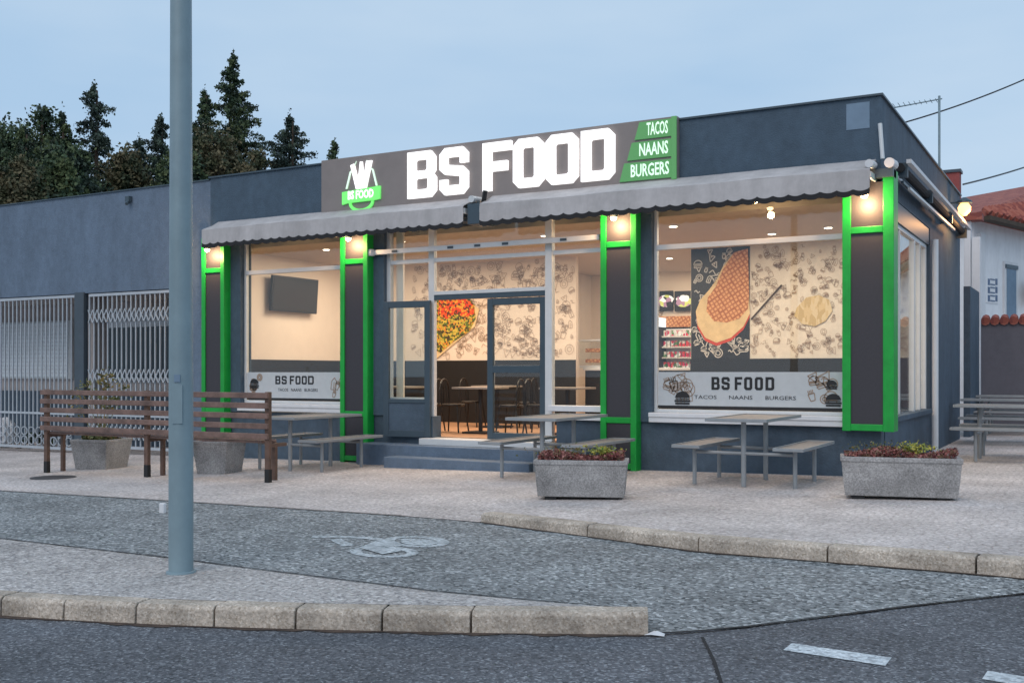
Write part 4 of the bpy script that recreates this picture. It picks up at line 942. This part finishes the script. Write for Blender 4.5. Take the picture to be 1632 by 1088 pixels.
cm = MB().box(chp.x - .2, chp.x + .2, 30.8, 31.2, ze - .5, z1).build('chimney', 'brickred', hs); MB().box(chp.x - .24, chp.x + .24, 30.76, 31.24, z1, z1 + .08).build('chimney_cap', 'doorm', cm)
# garden wall with clay coping
YW = 25.5; gx0 = onY(1549, 0, YW).x
gw = thing('garden_wall', (gx0, YW, 0), 'dark grey rendered garden wall topped with red clay tiles', 'wall')
ztop = onY(1590, 513, YW).z
box('wall_body', 'gwall', gw, gx0, gx0 + 12, YW, YW + .22, -.3, ztop)
tile = None
for k in range(48):
    x = .09 + k * .19
    if tile is None:
        tile = MB().tube((0, -.10, .02), (0, .14, .10), .10, .085, n=8).build('coping_tile', 'rooft', None); o_ = tile
    else: o_ = tile.copy(); COL.objects.link(o_)
    o_.parent = gw; o_.location = (x, 0.02, ztop - 0)
box('coping_bed', 'brickred', gw, gx0, gx0 + 12, YW - .05, YW + .27, ztop - .001, ztop + .03)
# white pillar group at the wall's left end
wp = onY(1541, 592, 24.0)
pl = thing('white_pillar', (wp.x, 24.0, 0), 'tall white boxed pillar between shop corner and white house', 'pillar')
z0_, z1_ = onY(1541, 456, 24).z, onY(1541, 352, 24).z
box('pillar_shaft', 'white', pl, onY(1536, 0, 24).x, onY(1547, 0, 24).x, 24, 24.2, P(-2), z1_, .01); box('pillar_panel', 'white', pl, onY(1549, 0, 24).x, onY(1562, 0, 24).x, 24, 24.2, P(-2), z1_ - .35, .01)
box('pillar_cap', 'rooft', pl, onY(1534, 0, 24).x, onY(1566, 0, 24).x, 23.9, 24.3, z1_, z1_ + .14)

# ------------------------------------------------------------------ lamp pole in the foreground
pp = onG(288.5, 912, -0.03)
po = thing('street_lamp_pole', pp, 'tall grey steel lamp pole standing on the near pavement strip', 'lamp pole')
q = MB().lathe([(.083, 0), (.082, .02), (.081, 1.2), (.074, 3.0), (.064, 6.0), (.056, 8.0)], n=28).build('shaft', 'pole', smooth=True); q.parent = po
q = MB().lathe([(.10, 0), (.098, .012), (.084, .016)], n=28).build('base_collar', 'pole'); q.parent = po
q = MB().box(-.035, .035, -.0855, -.075, 1.02, 1.28).build('access_hatch', 'pole'); q.parent = po; q.rotation_euler.z = YAW
q = MB().box(-.02, .02, -.087, -.078, 1.30, 1.35).build('sticker', 'patch'); q.parent = po; q.rotation_euler.z = YAW
q = MB().bar((0, 0, 8.0), (.9, -.5, 8.35), .06, .06).build('bracket_arm', 'pole'); q.parent = po
q = MB().box(.8, 1.4, -.75, -.45, 8.3, 8.42).build('lamp_head', 'pole', None, .03); q.parent = po

# ------------------------------------------------------------------ slatted bench
b0 = onG(68, 746); b1 = onG(424, 768); Yb = 10.0
xb0 = onY(65, 0, Yb).x; xb1 = onY(427, 0, Yb).x
bn = thing('wooden_bench', ((xb0 + xb1) / 2, Yb, P(-11)), 'long slatted wooden bench with brown posts facing the shop', 'bench')
ztp = onY(420, 622, Yb).z
ztp = .5 * (ztp + onY(70, 622, Yb).z)
for k in range(5):
    z = ztp - .045 - k * .130; box('back_slat', 'benchwood', bn, xb0, xb1, Yb - .02, Yb + .02, z - .036, z + .036, .008)
for k in range(3): box('seat_slat', 'benchwood', bn, xb0 + .02, xb1 - .16, Yb + .06 + k * .10, Yb + .14 + k * .10, .465, .50, .006)
for px in (70, 230, 423):
    x = onY(px, 0, Yb).x; zg = P(x); xo = x - (.14 if px == 423 else 0)
    po_ = box('post', 'benchpost', bn, x - .035, x + .035, Yb + .022, Yb + .08, zg + .16, ztp + .0, .006)
    box('post_foot', 'boot', po_, x - .037, x + .037, Yb + .02, Yb + .082, zg, zg + .17, .004)
    box('front_leg', 'benchpost', bn, xo - .03, xo + .03, Yb + .30, Yb + .35, zg, .463, .005); box('seat_bearer', 'benchpost', bn, x - .025, x + .025, Yb + .08, Yb + .37, .42, .464)

# ------------------------------------------------------------------ leaves
def leaves(pts, size, m, name, parent, droop=0.0, kind=None, aspect=.6):
    n = len(pts); rg = np.random.default_rng(len(pts)); P_ = np.array(pts)
    a = rg.normal(size=(n, 3)); a[:, 2] -= droop; a /= np.linalg.norm(a, axis=1)[:, None]
    b = rg.normal(size=(n, 3)); b -= a * (a * b).sum(1)[:, None]; b /= np.linalg.norm(b, axis=1)[:, None]
    s_ = size * rg.uniform(.6, 1.4, size=(n, 1))
    v = np.stack([P_ - a * s_, P_ - b * s_ * aspect, P_ + a * s_, P_ + b * s_ * aspect], 1).reshape(-1, 3)
    me = bpy.data.meshes.new(name); me.vertices.add(4 * n); me.vertices.foreach_set('co', v.ravel())
    me.loops.add(4 * n); me.loops.foreach_set('vertex_index', np.arange(4 * n, dtype=np.int32))
    me.polygons.add(n); me.polygons.foreach_set('loop_start', np.arange(0, 4 * n, 4, dtype=np.int32)); me.polygons.foreach_set('loop_total', np.full(n, 4, dtype=np.int32))
    me.update(); me.validate(); me.materials.append(M[m])
    o = bpy.data.objects.new(name, me); COL.objects.link(o)
    if parent: o.parent = parent; o.matrix_parent_inverse = parent.matrix_basis.inverted()
    if kind: o['kind'] = kind
    return o
# planters
def trough(px0, px1, pyb, h, label, seed, yl, W, rot):
    g = onG((px0 + px1) / 2, pyb); gx0 = onY(px0, 0, g.y).x; gx1 = onY(px1, 0, g.y).x
    t = thing('stone_trough', g, label, 'planter', 'long concrete plant troughs'); cx = (gx0 + gx1) / 2; dp_ = .21
    q = MB(); z0 = g.z + .03; z1 = g.z + h
    lv = [(W * .94, dp_ * .88, z0), (W * .97, dp_ * .95, z0 + h * .35), (W, dp_, z1 - .05), (W + .012, dp_ + .012, z1 - .045), (W + .012, dp_ + .012, z1), (W - .05, dp_ - .05, z1), (W - .06, dp_ - .06, z1 - .06)]
    yc = g.y + dp_
    for (a, b, z) in lv: q.v += [(cx - a, yc - b, z), (cx + a, yc - b, z), (cx + a, yc + b, z), (cx - a, yc + b, z)]
    for j in range(len(lv) - 1):
        for i in range(4): q.f.append((4 * j + i, 4 * j + (i + 1) % 4, 4 * j + 4 + (i + 1) % 4, 4 * j + 4 + i))
    q.f.append((3, 2, 1, 0)); e = 4 * (len(lv) - 1)
    q.build('trough_body', 'conc', t, bevel=.008)
    box('soil', 'soil', t, cx - W + .055, cx + W - .055, yc - dp_ + .055, yc + dp_ - .055, z1 - .08, z1 - .045)
    for s_ in (-1, 1): box('foot', 'boot', t, cx + s_ * (W - .16) - .06, cx + s_ * (W - .16) + .06, yc - .16, yc + .16, g.z - .02, z0)
    rg = np.random.default_rng(seed); n = 2600
    x = rg.uniform(-W + .03, W - .03, n); y = rg.uniform(-dp_ + .01, dp_ - .03, n); hh = .06 + .07 * (np.sin(x * 9 + seed) * .5 + .5) * (1 - (y / dp_) ** 2 * .5)
    leaves(np.stack([cx + x, yc + y, z1 - .05 + rg.uniform(0, 1, n) ** .6 * hh + .02], 1), .016, 'redleaf', 'red_plants', t, kind='stuff')
    n = 260; k = rg.normal(size=(n, 3)) * (.08, .05, .026); leaves(np.stack([cx + yl * W + k[:, 0], yc + k[:, 1] - .05, z1 + .09 + k[:, 2]], 1), .016, 'ylwleaf', 'yellow_plants', t, kind='stuff')
    n = 200; k = rg.normal(size=(n, 3)) * (.18, .05, .03); leaves(np.stack([cx - .3 * W + k[:, 0], yc + k[:, 1], z1 + .08 + k[:, 2]], 1), .014, 'olive', 'green_plants', t, kind='stuff')
    t.rotation_euler.z = rot
trough(848, 1006, 797, .41, 'concrete trough with reddish plants in front of the third column', 4, .45, .475, R(21))
trough(1349, 1527, 797, .42, 'concrete trough with reddish plants in front of the corner column', 9, .25, .56, R(12))
def tub(x, y, rad, h, label, tall):
    t = thing('concrete_tub', (x, y, P(x)), label, 'planter', 'angular concrete tubs behind the bench'); z = P(x); q = MB()
    prof = [(rad * .82, 0), (rad * .98, h * .9), (rad, h * .92), (rad, h), (rad - .06, h), (rad - .07, h - .06)]
    q = MB(); n = 4
    for r_, zz in prof:
        for i in range(n): q.v.append((x + r_ * math.cos(i * math.pi / 2 - .55), y + r_ * math.sin(i * math.pi / 2 - .55), z + zz))
    for j in range(len(prof) - 1):
        for i in range(n): q.f.append((j * n + i, j * n + (i + 1) % n, (j + 1) * n + (i + 1) % n, (j + 1) * n + i))
    q.f += [tuple(range(n))[::-1], tuple(range((len(prof) - 1) * n, len(prof) * n))]
    q.build('tub_body', 'conc', t, bevel=.008)
    rg = np.random.default_rng(int(x * -10)); pts = []; st = MB()
    for k in range(9 if tall else 0):
        a = rg.uniform(0, 6.28); top = Vector((x + rg.normal() * .36, y + rg.normal() * .15, z + h + rg.uniform(.45, 1.0)))
        st.tube((x + .08 * math.cos(a), y + .08 * math.sin(a), z + h - .05), top, .008, .004, n=5)
        for _ in range(26): pts.append(top + Vector(rg.normal(size=3) * (.07, .06, .09)) - Vector((0, 0, .03)))
    for _ in range(420):
        a = rg.uniform(0, 6.28); r_ = rad * .60 * rg.uniform() ** .5; pts.append((x + r_ * math.cos(a), y + r_ * math.sin(a), z + h - .03 + rg.uniform() * .10))
    if st.v: st.build('stem', 'olive', t)
    leaves(pts, .035 if tall else .028, 'olive' if tall else 'redleaf', 'tub_plants', t, kind='stuff')
g = onY(162, 0, 10.95); tub(g.x, 10.95, .46, .45, 'angular concrete tub with tall straggly plants behind the bench', True)
g = onY(350, 0, 10.95); tub(g.x, 10.95, .39, .46, 'angular concrete tub with low plants behind the lamp pole', False)

# ------------------------------------------------------------------ picnic tables
def picnic(loc, rz, label, group='steel picnic tables outside the shop', L=1.5):
    t = thing('picnic_table', loc, label, 'picnic table', group, rz)
    def sub(n_, m_, mbx, bv=.004, par=None):
        q = mbx.build(n_, m_, None, bv); q.parent = par or t; return q
    hl = L / 2
    tp = sub('table_top', 'mesh', MB().box(-.33, .33, -hl, hl, .745, .775)); sub('top_frame', 'metal', MB().box(-.35, .35, -hl - .02, -hl, .748, .785).box(-.35, .35, hl, hl + .02, .748, .785).box(-.352, -.332, -hl, hl, .748, .785).box(.332, .352, -hl, hl, .748, .785), .003, tp)
    for s_ in (-1, 1):
        sub('table_post', 'metal', MB().tube((0, s_ * hl * .6, 0), (0, s_ * hl * .6, .74), .029, n=12))
        st = sub('bench_seat', 'mesh', MB().box(s_ * .58 - .15, s_ * .58 + .15, -hl, hl, .435, .465)); sub('seat_frame', 'metal', MB().box(s_ * .58 - .165, s_ * .58 + .165, -hl - .02, -hl, .44, .475).box(s_ * .58 - .165, s_ * .58 + .165, hl, hl + .02, .44, .475).box(s_ * .58 - .167, s_ * .58 - .15, -hl, hl, .44, .475).box(s_ * .58 + .15, s_ * .58 + .167, -hl, hl, .44, .475), .003, st)
        for e in (-1, 1):
            sub('bench_leg', 'metal', MB().tube((s_ * .58, e * hl * .6, 0), (s_ * .58, e * hl * .6, .43), .024, n=10))
    for e in (-1, 1): sub('cross_tube', 'metal', MB().tube((-.58, e * hl * .6, .38), (.58, e * hl * .6, .38), .02, n=8))
    return t
pt = [(-3.50, 12.05, 0, 'steel picnic table below the right shop window'), (-6.05, 12.0, 0, 'steel picnic table behind the first trough, beside the doorway'), (-10.1, 11.95, 0, 'steel picnic table below the left window, left of the doorway'),
      (-1.05, 16.55, R(90), 'steel picnic table beside the shop side wall, nearest of the yard row'), (-1.35, 20.3, R(90), 'steel picnic table in the middle of the yard row'), (-1.5, 23.6, R(90), 'steel picnic table by the grey garden wall, farthest of the yard row'), (.9, 18.4, R(90), 'steel picnic table at the frame edge in the yard')]
p0_ = picnic((pt[0][0], pt[0][1], P(pt[0][0])), 0, pt[0][3])
for x, y, r_, l in pt[1:]: copy_tree(p0_, (x, y, P(x)), r_, l)

# ------------------------------------------------------------------ left foot of the gate: pale sack, stones, dark shrub
g = onG(6, 713); bm_ = bmesh.new(); bmesh.ops.create_icosphere(bm_, subdivisions=3, radius=.36)
rnd = random.Random(2)
for v in bm_.verts:
    n_ = v.co.normalized(); k = 1 + .10 * math.sin(n_.x * 7 + n_.z * 5) + .08 * math.sin(n_.y * 11 + 1) + rnd.uniform(-.03, .03); v.co = Vector((n_.x * .34 * k - .06, n_.y * .26 * k, n_.z * .34 * k + .30))
me = bpy.data.meshes.new('sack'); bm_.to_mesh(me); bm_.free(); me.materials.append(M['white'])
o = bpy.data.objects.new('rubbish_sack', me); COL.objects.link(o); o.location = (g.x, g.y, g.z); tag(o, 'pale bulging rubbish sack at the left edge before the gate', 'sack')
g2 = onG(45, 712); rg = np.random.default_rng(5)
st_ = thing('low_shrub', (g2.x, g2.y, g2.z), 'low dark shrub growing at the foot of the scroll gate', 'shrub')
leaves(np.stack([g2.x + rg.normal(size=900) * .22, g2.y + .25 + rg.normal(size=900) * .1, g2.z + .04 + abs(rg.normal(size=900)) * .12], 1), .03, 'lf1', 'foliage', st_)
for k in range(7):
    gg = onG(20 + k * 9, 713 + (k % 2) * 1.5); m_ = MB().lathe([(.05, 0), (.08, .03), (.07, .08), (.03, .11)], (gg.x, gg.y, gg.z), 6).build('stone', 'beige'); tag(m_, 'rough stone before the scroll gate, ' + ['nearest the sack', 'second from the sack', 'third from the sack', 'middle of the seven', 'third from the bench', 'second from the bench', 'nearest the bench'][k], 'stone', 'loose stones before the gate')

# ------------------------------------------------------------------ trees behind the roof
def tree(px, topy, halfw, dist, kind, m, label, dens=1.0, seed=0):
    rg = np.random.default_rng(seed + px); d = ray(px); X, Y = d[0] * dist, d[1] * dist; s_ = FPX / dist
    top = CAM_Z + (HOR - topy) / s_; rad = halfw / s_ * (1.55 if kind == 'c' else 1.15); z0 = -.3
    name = 'conifer_tree' if kind == 'c' else 'leafy_tree'
    t = thing(name, (X, Y, z0), label, 'tree', 'trees beyond the roof')
    MB().tube((X, Y, z0), (X + rg.normal() * .1, Y, top - .2), .20, .03, n=8).build('trunk', 'bark', t)
    br = MB(); pts = []
    if kind == 'c':
        zv = CAM_Z + (HOR - 292) / s_; zlow = zv - 1.5; H_ = top - zlow; nb_ = int(H_ * 19 * dens)
        for k in range(nb_):
            f = (k + rg.uniform()) / nb_; z = zlow + H_ * f; pr_ = min(1.0, (top - z) / max(.6, top - zv)) ** .85
            L_ = rad * pr_ * rg.uniform(.25, 1.15) + .07; a = rg.uniform(0, 6.283); lift = rg.uniform(-.30, .22)
            e = Vector((X + L_ * math.cos(a), Y + L_ * math.sin(a), z + L_ * lift))
            br.tube((X, Y, z), e, .022, .006, n=4, caps=False)
            m_ = int(30 + L_ * 190)
            u = rg.uniform(.10, 1.05, m_); base = np.array([X, Y, z])[None] * (1 - u[:, None]) + np.array(e)[None] * u[:, None]
            sg_ = (.035 + .11 * L_ * (1.1 - u))[:, None]
            pts.append(base + rg.normal(size=(m_, 3)) * sg_ * (1, 1, .7) - np.array([0, 0, 1]) * abs(rg.normal(size=(m_, 1))) * .07)
        m_ = 60; pts.append(np.array([X, Y, top - .15])[None] + rg.normal(size=(m_, 3)) * (.035, .035, .16))
    else:
        ncl = int(190 * dens)
        for k in range(ncl):
            v = rg.normal(size=3); v /= np.linalg.norm(v); r_ = rg.uniform(.25, 1) ** .6; h = top - 2.2
            c = np.array([X + v[0] * rad * r_ * (1 - .25 * max(0, v[2])), Y + v[1] * rad * r_, 2.2 + h * .52 + v[2] * h * .5 * r_])
            br.tube((X, Y, max(2, c[2] - 1.3)), Vector(c), .035, .01, n=4, caps=False)
            m_ = int(rg.uniform(90, 260)); pts.append(c[None] + np.clip(rg.normal(size=(m_, 3)), -1.7, 1.7) * rg.uniform(.12, .28))
    if br.v: br.build('branch', 'bark', t)
    leaves(np.concatenate(pts), .048 if kind == 'c' else .062, m, 'crown', t, droop=.6 if kind == 'c' else .2)
T = [(38, 205, 30, 32, 'c', 'lf1', 'pointed dark conifer at the far left beside the leafy trees', 1.0), (100, 180, 34, 34, 'c', 'lf1', 'pointed conifer just left of the open conifer', .9), (222, 222, 26, 35, 'c', 'lf3', 'short conifer between the open conifer and the slim one', .9), (8, 200, 40, 33, 'l', 'lf1', 'dark green leafy tree at the left edge above the roof', 1.2), (62, 182, 42, 36, 'l', 'lf1', 'dark leafy tree second from the left edge', 1.3),
     (150, 136, 56, 35, 'c', 'lf3', 'open pointed conifer left of the pole, tallest there', .75), (110, 235, 50, 31, 'l', 'lf1', 'low dense tree in front of the open conifer', 1.2),
     (205, 245, 40, 33, 'l', 'lf2', 'low brownish bushy tree between conifer and pole', .8), (256, 184, 34, 36, 'c', 'lf3', 'slim conifer just left of the pole', 1.0),
     (325, 145, 34, 37, 'c', 'lf1', 'narrow conifer just right of the pole', 1.1), (371, 86, 46, 38, 'c', 'lf1', 'tallest spire shaped conifer right of the pole', 1.25), (345, 215, 62, 33, 'l', 'lf2', 'olive brown bushy tree below the tallest conifer', 1.5),
     (408, 240, 36, 36, 'l', 'lf2', 'small olive tree between the two right conifers', .6), (461, 186, 46, 37, 'c', 'lf3', 'broad dark conifer left of the sign', 1.25), (533, 224, 11, 40, 'c', 'lf1', 'tiny conifer tip peeping over the sign corner', 1.0),
     (30, 262, 60, 30, 'l', 'lf2', 'low olive bushy tree at the far left above the roof', 1.2), (285, 250, 40, 32, 'l', 'lf1', 'low dark tree directly behind the pole', 1.0)]
for i, a in enumerate(T): tree(*a, seed=i * 7)
